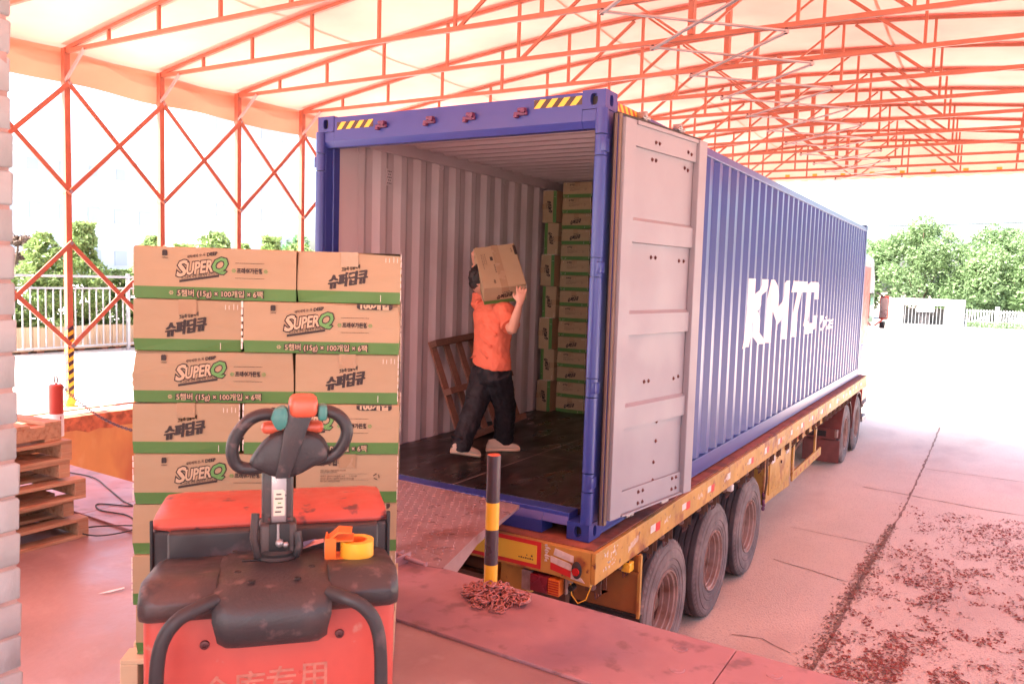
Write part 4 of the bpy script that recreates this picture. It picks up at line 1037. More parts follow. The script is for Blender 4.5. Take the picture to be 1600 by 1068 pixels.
for n in range(8):
    nm = ords[n]; dx = -.006*(n/7); Lr = 'layer of the tall stack'
    desc_l = 'long-faced carton, front left in the %s %s' % (nm, Lr)
    if n % 2 == 0:
        place_pallet_carton(n, dx, 0, BL, BW, 0, desc_l)
        place_pallet_carton(n, dx+BL+.007, 0, BW, BL, pi/2 if n == 4 else -pi/2, 'carton showing its %s end, front right in the %s %s' % ('small print' if n == 4 else 'brand', nm, Lr))
        place_pallet_carton(n, dx+BW+.002, BL+.002, BL, BW, pi, 'carton at the back right in the %s %s' % (nm, Lr))
        place_pallet_carton(n, dx, BW+.002, BW, BL, pi/2, 'carton at the back left in the %s %s' % (nm, Lr))
    else:
        place_pallet_carton(n, dx, 0, BW, BL, -pi/2, 'carton showing its brand end, front left in the %s %s' % (nm, Lr))
        place_pallet_carton(n, dx+BW+.007, 0, BL, BW, pi, 'long-faced carton with black tab, front right in the %s %s' % (nm, Lr))
        place_pallet_carton(n, dx, BL+.002, BL, BW, 0, 'carton at the back left in the %s %s' % (nm, Lr))
        place_pallet_carton(n, dx+BL+.002, BW+.002, BW, BL, pi/2, 'carton at the back right in the %s %s' % (nm, Lr))
# load inside the container
cols = ['first', 'second', 'third', 'fourth', 'fifth']
rows_ = ['top', 'second', 'third', 'fourth', 'fifth', 'sixth', 'seventh', 'eighth', 'ninth', 'tenth', 'eleventh', 'twelfth', 'thirteenth', 'fourteenth', 'bottom']
small = {0, 1, 4, 5, 6, 8, 9, 11, 13}
for c in range(5):
    for n in range(15):
        sz = .1755/.1806; z = .1665+(14-n)*.1757; flip = n in small
        rz = pi/2 if flip else -pi/2
        x = -2.148+c*.3665; y = 3.60+rj.uniform(-.006, .006)
        loc = (x+BW, y, z) if flip else (x, y+BL, z)
        put_carton(loc, (0, 0, rz+rj.uniform(-.004, .004)), 'carton in the %s column from the left, %s row of the load inside the container' % (cols[c], rows_[n] if n < 14 else 'lowest'), 'cartons loaded inside the container', sz)
for n in range(7):
    z = .168+(6-n)*.3625; off = (.02 if n % 2 else 0.0)
    # on edge: local y up, local z sideways
    a = Vector((-2.352+off, 3.50+.03*(n % 2), z)); 
    if n % 2: Rm = Matrix(((0, 0, 1), (-1, 0, 0), (0, -1, 0))).transposed()
    Rm = Matrix(((0, 0, 1), (-1, 0, 0), (0, -1, 0)))   # columns: x->-y, y->-z, z->+x
    if n % 2 == 0: Rm = Matrix(((0, 0, -1), (-1, 0, 0), (0, 1, 0)))
    off2 = Vector((0, BL, BW)) if n % 2 else Vector((BH, BL, 0))
    put_carton(a+off2, Rm.to_euler(), 'carton standing on edge beside the wall, %s from the top of the narrow end column' % ['first', 'second', 'third', 'fourth', 'fifth', 'sixth', 'seventh'][n], 'cartons on edge at the side of the container load')

# ---------------------------------------------------------------- pallets
def pallet(label, loc, rz, group=None, L=1.1, Wd=1.0, H=.115, rot=None, cat='pallet', nb=7, wk='wood', both=True, nm='wooden_pallet'):
    t = thing(nm, label, cat, loc, rz, group, rot=rot)
    bt = .018; bw = .095; first = None
    def brd(x0, x1, y0, y1, z0, z1, name):
        return MB().box(x0, x1, y0, y1, z0, z1, wk).build(name, t, bevel=.002, seg=1)
    b0 = None
    for i in range(nb):
        y = (Wd-bw)*i/(nb-1)
        if b0 is None: b0 = brd(0, L, 0, bw, H-bt, H, 'deck_board'); continue
        c = b0.copy(); COL.objects.link(c); c.location = (0, y, 0)
    for i in range(3):
        x = (L-.06)*i/2; brd(x, x+.06, 0, Wd, bt, H-bt-.0005, 'bearer')
    for i in range(4 if both else 0):
        y = (Wd-bw)*i/3; brd(0, L, y, y+bw, 0, bt-.0005, 'bottom_board')
    return t
# pallet under the stack (pale) : x along the face
p = pallet('pale wooden pallet under the tall carton stack', SO-SX*.045-SY*.035, SA-radians(1.0), L=.945, Wd=.93, H=.13, nb=7, wk='wood_pale')
# leaning pallet in the container
B0 = Vector((-1.96, 1.50, .168)); up_ = (Vector((-2.30, 1.44, 1.09))-B0).normalized(); al = Vector((0, 1, 0)); al = (al-up_*al.dot(up_)).normalized()
nn = al.cross(up_).normalized()
Rm = Matrix((up_, al, up_.cross(al))).transposed()
lp = pallet('dark worn wooden pallet leaning against the inside wall behind the worker', B0, 0, L=1.0, Wd=1.18, H=.11, nb=6, wk='wood_dark', both=False, rot=Rm.to_euler())
# rather rotate so the bearers lie across
# stack of empty pallets at left
hp = .11; rr = random.Random(31)
pl_lab = ['lowest pallet, on the floor', 'second pallet from the floor', 'third pallet from the floor', 'fourth pallet from the floor', 'fifth pallet from the floor', 'top pallet, set crooked']
yend = [-2.10, -2.16, -2.11, -2.18, -2.17]
for i in range(5):
    pallet('empty wooden pallet in the left stack: '+pl_lab[i], (-2.10-rr.uniform(0, .03), yend[i]-1.1, ZD+i*hp), pi/2+rr.uniform(-.02, .02), 'empty pallets stacked at the left', L=1.1, Wd=1.0, H=hp, nb=6, both=(i % 2 == 0))
a_ = radians(6)
pallet('empty wooden pallet in the left stack: '+pl_lab[5], Vector((-2.16, -2.20, ZD+5*hp))-Vector((cos(a_), sin(a_), 0))*1.0-Vector((-sin(a_), cos(a_), 0))*.98, a_, 'empty pallets stacked at the left', L=1.0, Wd=.98, H=.105, nb=6)

# ---------------------------------------------------------------- posts, chains, cable
bl = thing('bollard', 'black and yellow striped steel bollard with chain heaped round its foot', 'bollard', (.186, -1.50, ZD+.016))
R_ = .0325; zz = [0, .13, .30, .43, .655]
for i, (a, b) in enumerate(zip(zz, zz[1:])):
    MB().cyl((0, 0, a), (0, 0, b), R_, 'post_yellow' if i % 2 == 0 else 'post_black', 24).build('painted_band', bl)
MB().lathe([(.0, .657), (.028, .657), (R_, .654)], (0, 0, 0), Z, 'tiller_red', 20, smooth=False).build('cap', bl)
MB().lathe([(.0, 0), (.06, 0), (.06, .006), (.034, .008)], (0, 0, -.004), Z, 'steel_strip', 20).build('base_plate', bl)
def link(m, c, d, n_, L=.032, w=.019, r=.0036, k='chain'):
    d = d.normalized(); n_ = (n_-d*n_.dot(d)).normalized(); pts = []
    for i in range(12):
        a = 2*pi*i/12; pts.append(c+d*(cos(a)*w*.5+(L-w)*.5*(1 if cos(a) > 0 else -1))+n_*sin(a)*w*.5)
    pts.append(pts[0]); pts.append(pts[1]); m.tube(pts, r, k, 5, cap=False)
hp_ = thing('chain_heap', 'heap of rusty pink chain piled round the foot of the striped bollard', 'chain', (.22, -1.56, ZD+.016))
rr = random.Random(77); lk = []
for q in range(5):
    m = MB(); link(m, Vector((0, 0, 0)), X, Vector((0, 1, rr.uniform(-.3, .3))), L=.046, w=.025, r=.0043); lk.append(m.mesh('chain_link'))
cnt = 0
while cnt < 190:
    a = rr.random()*2*pi; q = rr.random()**.6; x = cos(a)*q*.15+.02; y = sin(a)*q*.11
    if abs(a-5.0) < .35: x *= 1.15; y *= 1.55
    if x > .06: x *= 1.25
    if (x+.034)**2+(y-.06)**2 < .036**2: continue
    h = .010+max(0, .045*(1-q))*rr.random()+.012*rr.random()
    o = bpy.data.objects.new('chain_link', lk[rr.randrange(5)]); COL.objects.link(o); o.parent = hp_
    o.location = (x, y, h); o.rotation_euler = (rr.uniform(-1.0, 1.0), rr.uniform(-.5, .5), rr.random()*6.28); cnt += 1
rb = thing('short_bollard', 'short red and white bollard with a ring on top, left of the carton stack', 'bollard', (-4.81, -.72, ZD))
# stands on its own small plinth block on the dock lip
MB().cyl((0, 0, 0), (0, 0, .20), .058, 'white_paint', 24).build('lower_band', rb)
MB().cyl((0, 0, .20), (0, 0, .44), .058, 'cab_red', 24).build('upper_band', rb)
MB().lathe([(.058, .44), (.052, .455), (.0, .46)], (0, 0, 0), Z, 'cab_red', 24).build('cap', rb)
m = MB(); m.tube([Vector((.025*cos(a), 0, .495+.033*sin(a))) for a in [2*pi*i/14 for i in range(15)]], .006, 'chain_dark', 6, cap=False); m.build('ring', rb)
m = MB(); r = random.Random(3)
for i in range(14): a = r.random()*6.28; z = .02+r.random()*.16; c = Vector((cos(a)*.0585, sin(a)*.0585, z)); t_ = Vector((-sin(a), cos(a), 0)); m.add([c-t_*.006, c+t_*.004, c+Z*.03+t_*.005, c+Z*.022-t_*.004], [(0, 1, 2, 3)], 'cab_red')
m.build('paint_drip', rb, fix=False)
m = MB(); a, b = Vector((-4.80, -.69, .66)), Vector((-2.95, -.69, .52)); n = 68
P = [a+(b-a)*i/n - Z*.34*4*(i/n)*(1-i/n)*.62 for i in range(n+1)]
for i in range(n): link(m, (P[i]+P[i+1])/2, P[i+1]-P[i], Vector((0, 1, 0)) if i % 2 else Z, L=.040, w=.020, r=.0032, k='chain_dark')
tag(m.build('barrier_chain', fix=False), 'dark link chain hanging from the short red bollard towards the carton stack', 'chain')
m = MB()
def smooth(pts, n=8):
    pts = [Vector(p) for p in pts]; out = []
    for i in range(len(pts)-1):
        p0, p1, p2, p3 = pts[max(i-1, 0)], pts[i], pts[i+1], pts[min(i+2, len(pts)-1)]
        for j in range(n):
            t = j/n; out.append(.5*((2*p1)+(p2-p0)*t+(2*p0-5*p1+4*p2-p3)*t*t+(3*p1-p0-3*p2+p3)*t*t*t))
    return out+[pts[-1]]
zc = ZD+.021
m.tube(smooth([(-3.9, -1.50, zc), (-3.45, -1.42, zc), (-3.17, -1.40, zc), (-2.85, -1.50, zc), (-2.5, -1.62, zc), (-2.35, -1.66, zc), (-2.55, -1.75, zc), (-2.42, -1.82, zc), (-2.2, -1.79, zc), (-2.0, -1.86, zc), (-1.93, -1.95, zc), (-1.98, -2.10, zc), (-2.12, -2.13, zc), (-2.16, -2.04, zc), (-1.95, -1.90, zc+.012), (-1.7, -1.74, zc), (-1.3, -1.6, zc)]), .004, 'rubber', 7)
tag(m.build('power_cable'), 'thin black power cable lying in loops on the red dock floor', 'cable')
m = MB(); m.flat([(0, 0), (.05, .012), (.10, .05), (.095, .062), (.04, .03)], (-1.28, -2.55, ZD+.004), Vector((.8, .6, 0)), Vector((-.6, .8, .1)), 'white_paint')
tag(m.build('paper_scrap'), 'small white scrap of torn paper on the dock floor by the pier', 'paper scrap')
# ---------------------------------------------------------------- pallet truck
pt = thing('pallet_truck', 'red and dark grey electric pallet truck parked in front of the carton stack', 'pallet truck', (.6907, -3.3423, ZD), radians(46), scale=.8675)
zo = .03
m = MB(); m.rbox(-.318, .352, -.05, .30, .10, .845, .035, 'truck_red', seg=4); m.rbox(-.30, .335, .28, .36, .10, .93, .01, 'truck_dark')
bd = m.build('body', pt)
# moulded dashboard: two shoulder lobes and a sloping back
def dash(x0, x1):
    P = [(-.065, .80), (-.085, .825), (-.085, .855), (-.06, .888), (-.02, .903), (.10, .885), (.28, .855), (.30, .84), (.30, .80)]
    rings = []; n = 9
    for i in range(n):
        t = i/(n-1); x = x0+(x1-x0)*t; e = abs(2*t-1) if ((t < .5) == (x0 < 0)) else 0; s = 1-.10*max(0, (e-.7)/.3)**2
        rings.append([Vector((x, .10+(a-.10)*s, .80+(b-.80)*s)) for a, b in P])
    return rings
m = MB(); m.loft(dash(-.325, -.128), 'truck_grey', smooth=True); m.loft(dash(.163, .358), 'truck_grey', smooth=True)
m.build('dashboard', pt, bevel=.006, seg=2)
m = MB(); P = [(-.11, .735), (-.145, .77), (-.155, .82), (-.14, .858), (-.10, .882), (-.03, .897), (.08, .892), (.20, .882), (.29, .862), (.29, .80), (-.05, .735)]
rings = []
for i in range(13):
    t = i/12; x = -.135+(.305)*t+.0; e = abs(2*t-1); s = 1-.10*max(0, (e-.75)/.25)**2
    w = .0 
    rings.append([Vector((x+(.0 if b > .8 else .02*(.5-t)), .05+(a-.05)*s, .83+(b-.83)*s)) for a, b in P])
m.loft(rings, 'truck_grey', smooth=True); con = m.build('console', pt)
m = MB()
for x, y in ((-.08, .02), (.12, .03), (-.04, -.06), (.08, -.06), (-.10, .22), (.10, .24)): m.lathe([(.010, 0), (.009, .002), (.005, .0015), (.0, .000)], (x, y, .896-.05*max(0, y)), Z, 'black', 10)
m.prism([(-.02, -.045), (.065, -.045), (.075, -.012), (-.03, -.012)], (0, 0, .889), X, Yv, (0, 0, .004), 'truck_dark'); m.rbox(-.075, -.02, .115, .13, .888, .894, .003, 'black')
m.build('console_screw', con)
m = MB(); m.prism([(-.105, .722), (-.04, .728), (.02, .72), (-.02, .714), (-.09, .713)], (0, -.053, 0), X, Z, (0, .01, 0), 'black'); m.build('torn_gap', con)
# bent guard bars each side
for s in (-1, 1):
    cx = .018
    P = smooth([(cx+s*.145, -.10, .865), (cx+s*.19, -.14, .862), (cx+s*.235, -.155, .84), (cx+s*.268, -.16, .79), (cx+s*.282, -.16, .70), (cx+s*.285, -.155, .5), (cx+s*.285, -.12, .3), (cx+s*.285, -.04, .2)], 6)
    MB().tube(P, .0185, 'truck_dark', 12).build('guard_bar', pt)
    MB().lathe([(.013, 0), (.012, .006), (.006, .007), (.005, .004), (.0, .004)], (cx+s*(.178), -.05, .725), (0, -1, 0), 'bolt', 12).build('panel_bolt', pt)
m = MB()
for i, g in enumerate('仓库专用'):
    m.text(g, (-.13+.085*i, -.0512, .56+.006*i), X, Z, .088, 'glyph', off=.01)
m.build('stencilled_lettering', pt, fix=False)
# battery box and red lid
m = MB(); m.rbox(-.352, .372, .33, .66, .30, .925, .012, 'truck_dark'); m.build('battery_box', pt)
MB().rbox(-.356, -.346, .325, .335, .35, .96, .003, 'black').rbox(.366, .378, .325, .34, .35, .955, .003, 'black').build('corner_trim', pt)
m = MB(); P = [(.322, .925), (.316, .94), (.335, .962), (.38, .970), (.60, .966), (.67, .955), (.675, .925)]
rings = []
for i in range(15):
    t = i/14; x = -.35+.718*t; e = abs(2*t-1); s = 1-.25*max(0, (e-.85)/.15)**2; dent = -.018*math.exp(-((t-.66)/.03)**2)
    rings.append([Vector((x, a+(.02*(e > .97) if a < .4 else 0), .93+(b-.93)*s+(dent if a < .5 and b > .96 else 0))) for a, b in P])
m.loft(rings, 'truck_cap'); lid = m.build('battery_lid', pt, bevel=.004)
MB().rbox(-.05, -.02, .312, .325, .925, .955, .01, 'black').build('lid_latch', lid)
# forks and wheels under the pallet
for s in (-1, 1): MB().rbox(.018+s*.20-.08, .018+s*.20+.08, .66, 1.75, .03, .085, .01, 'truck_dark').build('fork', pt)
for x in (-.2, .018, .236): MB().cyl((x-.03, .2, .08), (x+.03, .2, .08), .08, 'rubber', 20).build('wheel', pt)
# tiller
tl = MB(); tl.rbox(-.022, .068, .125, .175, .93, 1.16, .012, 'truck_grey'); tl.rbox(-.030, .078, .11, .19, .865, 1.0, .014, 'truck_grey')
col_ = tl.build('tiller_column', pt)
m = MB(); m.lathe([(.062, 0), (.062, .012), (.056, .014), (.06, .022), (.055, .03), (.058, .04), (.05, .048), (.0, .05)], (.024, .145, .872), Z, 'rubber', 24); m.tube([(-.03, .12, .90), (-.042, .11, .96), (-.038, .12, 1.03)], .012, 'truck_grey', 8); m.tube([(.078, .12, .90), (.086, .11, .93), (.08, .12, .97)], .012, 'truck_grey', 8)
m.build('rubber_boot', col_)
m = MB(); m.rbox(.0, .058, .104, .112, .915, 1.0, .002, 'black'); m.cyl((.026, .10, 1.0), (.026, .10, .955), .004, 'steel', 8); m.ball((.03, .098, .945), .012, .012, .012, 'steel'); m.ball((.047, .098, .94), .009, .009, .009, 'steel'); m.build('linkage', col_)
m = MB(); m.rbox(.006, .048, .119, .126, 1.0, 1.155, .002, 'steel'); 
for z in (1.01, 1.145): 
    for x in (.0, .056): m.cyl((x, .118, z), (x, .126, z), .004, 'bolt', 8)
m.build('column_strip', col_)
m = MB(); m.prism([(.012, 1.02), (.044, 1.02), (.044, 1.092), (.038, 1.098), (.012, 1.098)], (0, .1185, 0), X, Z, (0, .001, 0), 'sticker')
for i in range(5): m.box(.016+.004*(i % 3), .034+.004*(i % 2), .1178, .1184, 1.03+.013*i, 1.034+.013*i, 'ink' if i != 2 else 'green_logo')
m.build('sticker', col_)
hd = MB(); yh = .105
def shell(poly, yc, hw, k, m):   # pillow from outline
    c = Vector((sum(p[0] for p in poly)/len(poly), yc, sum(p[1] for p in poly)/len(poly)))
    R = []
    for f, d in ((.70, -hw), (.92, -hw*.8), (1.0, -hw*.25), (1.0, hw*.3), (.9, hw*.8), (.65, hw)):
        R.append([Vector((c.x+(a-c.x)*f, yc+d, c.z+(b-c.z)*f)) for a, b in poly])
    m.loft(R, k)
poly = [(p.x, p.z) for p in smooth([(-.06, 0, 1.19), (-.03, 0, 1.175), (.015, 0, 1.155), (.07, 0, 1.155), (.13, 0, 1.185), (.175, 0, 1.21), (.172, 0, 1.25), (.145, 0, 1.285), (.09, 0, 1.30), (.03, 0, 1.30), (-.015, 0, 1.275), (-.05, 0, 1.23), (-.065, 0, 1.20)], 3)[:-1]]
shell(poly, yh, .035, 'truck_grey', hd)
hd.tube(smooth([(.045, yh, 1.335), (-.01, yh-.005, 1.352), (-.06, yh-.01, 1.338), (-.10, yh-.01, 1.29), (-.113, yh-.008, 1.24), (-.10, yh, 1.195), (-.06, yh, 1.182), (-.01, yh, 1.19)], 5), .0195, 'truck_grey', 12)
hd.tube(smooth([(.085, yh, 1.355), (.15, yh-.005, 1.362), (.20, yh-.01, 1.348), (.228, yh-.01, 1.31), (.226, yh-.008, 1.27), (.20, yh, 1.225), (.16, yh, 1.205), (.11, yh, 1.205)], 5), .0195, 'truck_grey', 12)
hd.prism([(.015, 1.16), (.055, 1.16), (.135, 1.385), (.055, 1.40)], (0, yh-.05, 0), X, Z, (0, .085, 0), 'truck_grey')
head = hd.build('tiller_head', pt, bevel=.003)
m = MB(); m.rbox(.052, .140, yh-.062, yh+.03, 1.345, 1.415, .024, 'tiller_red', Matrix.Translation((0, 0, 0))); m.build('emergency_button', head)
m = MB(); poly = [(p.x, p.z) for p in smooth([(-.0, 0, 1.345), (.012, 0, 1.375), (.04, 0, 1.385), (.052, 0, 1.36), (.045, 0, 1.32), (.02, 0, 1.31), (-.0, 0, 1.345)], 3)[:-1]]
shell(poly, yh-.04, .022, 'teal', m); m.build('thumb_lever', head); MB().rbox(.14, .168, yh-.05, yh, 1.335, 1.385, .01, 'teal').build('thumb_lever', head)
MB().rbox(-.03, .16, yh-.0, yh+.045, 1.285, 1.325, .018, 'tiller_red').build('belly_button', head)
for o_ in [head]+list(head.children):
    o_.data.transform(Matrix.Translation((.055, 0, 1.155)) @ Matrix.Diagonal((.93, 1, .93, 1)) @ Matrix.Translation((-.055, 0, -1.17)))
# things lying on the dashboard
def ploc(x, y, z): return wmat(pt) @ Vector((x, y, z))
td = thing('tape_dispenser', 'orange hand tape dispenser with a yellow roll on the truck dashboard', 'tape dispenser', ploc(.24, .13, .882), radians(40), scale=.8675)
m = MB(); m.lathe([(.030, 0), (.050, 0), (.050, .048), (.030, .048), (.030, 0)], (.015, 0, .004), Z, 'tape_yellow', 32); m.build('tape_roll', td)
m = MB(); m.lathe([(.0295, .0), (.0295, .047), (.026, .047), (.026, .0)], (.015, 0, .004), Z, 'tape_orange', 24); m.box(-.075, .0, -.034, .034, .0005, .004, 'tape_orange')
m.box(-.078, -.073, -.032, .032, .0, .066, 'tape_orange'); m.box(-.078, -.045, -.034, -.030, .0, .066, 'tape_orange'); m.box(-.075, .005, -.0345, .0345, .056, .060, 'tape_orange')
m.prism([(-.07, .06), (-.04, .085), (.0, .082), (-.0, .078), (-.04, .079), (-.066, .055)], (0, -.03, 0), X, Z, (0, .06, 0), 'tape_orange'); m.build('frame', td)
m = MB(); m.box(-.082, -.0785, -.02, .012, .006, .058, 'black'); m.box(-.0795, -.078, -.026, -.021, .006, .058, 'steel'); m.build('brush', td)
m = MB(); P = [Vector(p) for p in ((-.045, -.03, .003), (.05, .012, .014), (.075, .055, .008), (-.01, .04, .004))]
m.add(P+[p-Z*.0015 for p in P], [(0, 1, 2, 3), (7, 6, 5, 4), (0, 4, 5, 1), (1, 5, 6, 2), (2, 6, 7, 3), (3, 7, 4, 0)], 'paper')
o = m.build('folded_paper'); o.location = ploc(.125, .20, .893); o.rotation_euler = (0, 0, radians(46)); tag(o, 'crumpled pink paper slip beside the tiller on the truck dashboard', 'paper')
m = MB(); P = [Vector(p) for p in ((-.05, -.02, .004), (-.02, -.022, .010), (.01, .03, .012), (-.02, .032, .006))]
m.add(P+[p-Z*.001 for p in P], [(0, 1, 2, 3), (7, 6, 5, 4), (0, 4, 5, 1), (1, 5, 6, 2), (2, 6, 7, 3), (3, 7, 4, 0)], 'paper_blue')
c = m.build('blue_corner', o)

# ---------------------------------------------------------------- person carrying a carton
HX, HZ, HY = Vector((0.8581, 0.5126, 0.0305)), Vector((-0.0670, 0.0530, 0.9963)), Vector((-0.5091, 0.8570, -0.0799))   # sideways, up and forward axes of the carrying pose
man = thing('person', 'worker in orange t-shirt and dark trousers carrying a carton on the shoulder', 'person', (-1.53, 1.15, .1665))
Fd = Vector((.36, .93, 0)).normalized(); Rd = Vector((.93, -.36, 0)).normalized()
def W3(r_, f_, z): return Vector((-1.53, 1.15, 0))+Rd*r_+Fd*f_+Z*z
def ell(c, rx, ry, ax, ay, n=16, p=2.2):
    out = []
    for i in range(n):
        a = 2*pi*i/n; ca, sa = cos(a), sin(a); s = (abs(ca)**p+abs(sa)**p)**(-1/p); out.append(c+ax*rx*ca*s+ay*ry*sa*s)
    return out
def limb(m, P, Rr, k, n=12, flat=1.0):
    P = [Vector(p) for p in P]; rings = []; u = None
    for i, p in enumerate(P):
        d = (P[min(i+1, len(P)-1)]-P[max(i-1, 0)]).normalized()
        if u is None: u, v, _ = frame(d, Fd)
        else: u = (u-d*u.dot(d)).normalized(); v = d.cross(u)
        rings.append([p+(u*cos(2*pi*j/n)+v*sin(2*pi*j/n)*flat)*Rr[i] for j in range(n)])
    m.loft(rings, k)
def organic(name, m, parent, voxel, disp=0.0, dsize=.08, sm=3, world=True):
    o = m.build(name, parent, world)
    r_ = o.modifiers.new('r', 'REMESH'); r_.mode = 'VOXEL'; r_.voxel_size = voxel; r_.use_smooth_shade = True
    s_ = o.modifiers.new('s', 'SMOOTH'); s_.factor = .5; s_.iterations = sm
    if disp:
        tx = bpy.data.textures.new(name, 'CLOUDS'); tx.noise_scale = dsize; d_ = o.modifiers.new('d', 'DISPLACE'); d_.texture = tx; d_.strength = disp; d_.mid_level = .5
    return o
# key joints
neck = W3(-.06, .05, 1.49); headc = Vector((-1.5915, 1.0722, 1.6716))
shL, shR = W3(-.19, .02, 1.45), W3(.20, .0, 1.44)
hip = W3(.03, 0, .98)
bx_bl = Vector((-1.4055, 0.8377, 1.6012))            # lower left corner of the carton's large face
Wv = (HX*.978-HZ*(-.13)*-1+HY*.14); Wv = (HX*.978+HZ*.13+HY*.14).normalized()
Lv = (-HX*.155+HZ*.718+HY*.678).normalized(); Lv = (Lv-Wv*Lv.dot(Wv)).normalized()
Hv = Wv.cross(Lv)
if Hv.dot(HY) > 0: Hv = -Hv            # Hv = outward normal of the large face (towards the camera and up)
sc_ = .985
# carton local axes: x (long) , y (width), z(top = printed face)
xa = -Lv; ya = Hv.cross(xa)            # right handed: x × y = z
Rb = Matrix((xa, ya, Hv)).transposed()
TL = bx_bl + Lv*BL*sc_; TR = TL + Wv*BW*sc_
org = (TL if (ya.dot(Wv) > 0) else TR) - Hv*BH*sc_
hb = clone(cart0, CT); hb.scale = (sc_,)*3; hb.location = org; hb.rotation_euler = Rb.to_euler(); hb['label'] = 'carton tilted on the shoulder of the worker in the orange shirt'
if 'group' in hb: del hb['group']
box_c = bx_bl + Lv*BL*.5+Wv*BW*.5-Hv*BH*.5
elR = Vector((-1.1709, 0.9115, 1.2730)); wrR = Vector((-1.0821, 0.8687, 1.5001)); hdR = Vector((-1.0687, 0.8610, 1.5822))
elL = Vector((-1.7128, 1.2727, 1.5920)); wrL = Vector((-1.7358, 1.1853, 1.8021)); hdL = Vector((-1.7021, 1.1307, 1.8780))
# body: head, neck, arms and hands
m = MB()
up_h = Z
m.ball(headc, .078, .098, .112, 'skin', 16, 12, Matrix.Rotation(atan2(-Fd.x, Fd.y), 3, 'Z'))
m.ball(headc+Fd*.03-Z*.055, .06, .07, .06, 'skin', 12, 8)
m.ball(headc+Fd*.10-Z*.01, .014, .022, .026, 'skin', 8, 6)      # nose
for s in (-1, 1): m.ball(headc+Rd*s*.078-Z*.005-Fd*.005, .012, .022, .034, 'skin', 8, 6)
limb(m, [neck-Z*.05, (neck+headc)/2-Z*.01, headc-Z*.06], [.062, .055, .055], 'skin')
limb(m, [shR+Z*-.03, (shR+elR)/2, elR], [.052, .05, .04], 'skin'); limb(m, [elR, elR+(wrR-elR)*.35, wrR], [.042, .042, .027], 'skin')
limb(m, [shL, (shL+elL)/2, elL], [.05, .048, .04], 'skin'); limb(m, [elL, elL+(wrL-elL)*.35, wrL], [.04, .04, .027], 'skin')
def hand(m, wr, palm, fdir, side, nrm, curl):
    """palm block and five separate fingers"""
    fdir = fdir.normalized(); side = (side-fdir*side.dot(fdir)).normalized(); nrm = (nrm-fdir*nrm.dot(fdir)-side*nrm.dot(side)).normalized()
    rings = [ell(wr, .026, .019, side, nrm), ell(wr+(palm-wr)*.4, .034, .017, side, nrm), ell(palm, .041, .015, side, nrm), ell(palm+fdir*.022, .040, .012, side, nrm)]
    m.loft(rings, 'skin')
    for i, (o, L) in enumerate(((-.031, .060), (-.0105, .072), (.0105, .074), (.031, .066))):
        b = palm+side*o+fdir*.012; sp = (fdir+side*o*5.0).normalized()
        p1 = b+sp*L*.42; p2 = p1+(sp-nrm*curl*.45).normalized()*L*.34; p3 = p2+(sp-nrm*curl*1.1).normalized()*L*.28
        m.tube([b, p1, p2, p3], [.0092, .0088, .008, .0062], 'skin', 8)
    b = wr+(palm-wr)*.45+side*.028; m.tube([b, b+(side*.8+fdir*.6).normalized()*.032, b+(side*.55+fdir*.9-nrm*.3).normalized()*.062], [.0125, .0105, .0075], 'skin', 8)
hand(m, wrR, wrR+(hdR-wrR)*.75+HY*.01, (HZ*.95+HX*.15+HY*.15), -HX, -HY, .5)
hand(m, wrL, hdL, (HZ*.7+HX*.75+HY*.1), -HZ+HX*.3, HY*-1, .3)
organic('body', m, man, .0062, sm=2)
m = MB(); m.ball(headc-Fd*.012+Z*.028, .086, .100, .100, 'hair', 18, 12, Matrix.Rotation(atan2(-Fd.x, Fd.y), 3, 'Z')); m.ball(headc-Fd*.055-Z*.030, .062, .042, .050, 'hair', 12, 8)
r = random.Random(8)
for i in range(110):
    a = r.random()*6.28; b = r.random()*1.7; q = Vector((cos(a)*sin(b), sin(a)*sin(b), cos(b))); c = headc+Z*.02-Fd*.012+Vector((q.x*.088, q.y*.095, q.z*.108)); m.tube([c-q*.01, c+q*.016+Z*.004+Vector((r.uniform(-.01, .01), r.uniform(-.01, .01), 0))], [.008, .002], 'hair', 5)
organic('hair', m, man, .005, .006, .015, 1)
# shirt
m = MB(); rings = []
for (r0, f0, z, rx, ry) in ((.035, .0, .945, .190, .140), (.035, .0, 1.0, .184, .136), (.03, .0, 1.08, .175, .128), (.02, .01, 1.20, .180, .132), (.012, .018, 1.32, .195, .136), (.005, .02, 1.40, .20, .128), (.0, .025, 1.455, .165, .105), (-.01, .035, 1.49, .095, .085), (-.02, .045, 1.515, .068, .070)):
    t = Rd*1.0+Z*(-.15 if z < .99 else -.02); rings.append(ell(W3(r0, f0, z), rx, ry, t, Fd, 24, 2.4))
m.loft(rings, 'shirt')
eR = shR+(elR-shR)*.80; limb(m, [shR-Rd*.05+Z*.0, shR+(elR-shR)*.15, shR+(elR-shR)*.5, eR], [.085, .084, .078, .080], 'shirt', 14)
eL = shL+(elL-shL)*.70; limb(m, [shL+Rd*.05, shL+(elL-shL)*.15, shL+(elL-shL)*.5, eL], [.082, .08, .075, .078], 'shirt', 14)
# drag folds running from the hip to the shoulder
for i, (a, b, rr_) in enumerate((((.14, -.128, 1.03), (.02, -.118, 1.12), .014), ((.17, -.108, 1.12), (.0, -.125, 1.22), .013), ((.19, -.075, 1.22), (.05, -.13, 1.33), .012), ((-.12, -.12, 1.0), (.0, -.132, 1.05), .012), ((.16, -.12, .95), (.02, -.128, 1.0), .012), ((.20, -.05, 1.30), (.10, -.12, 1.38), .012))):
    A, B = W3(*a), W3(*b); m.tube([A, (A+B)/2-Fd*.004, B], [rr_*.5, rr_, rr_*.3], 'shirt', 8)
sh = organic('shirt', m, man, .0075, .026, .075, 2)
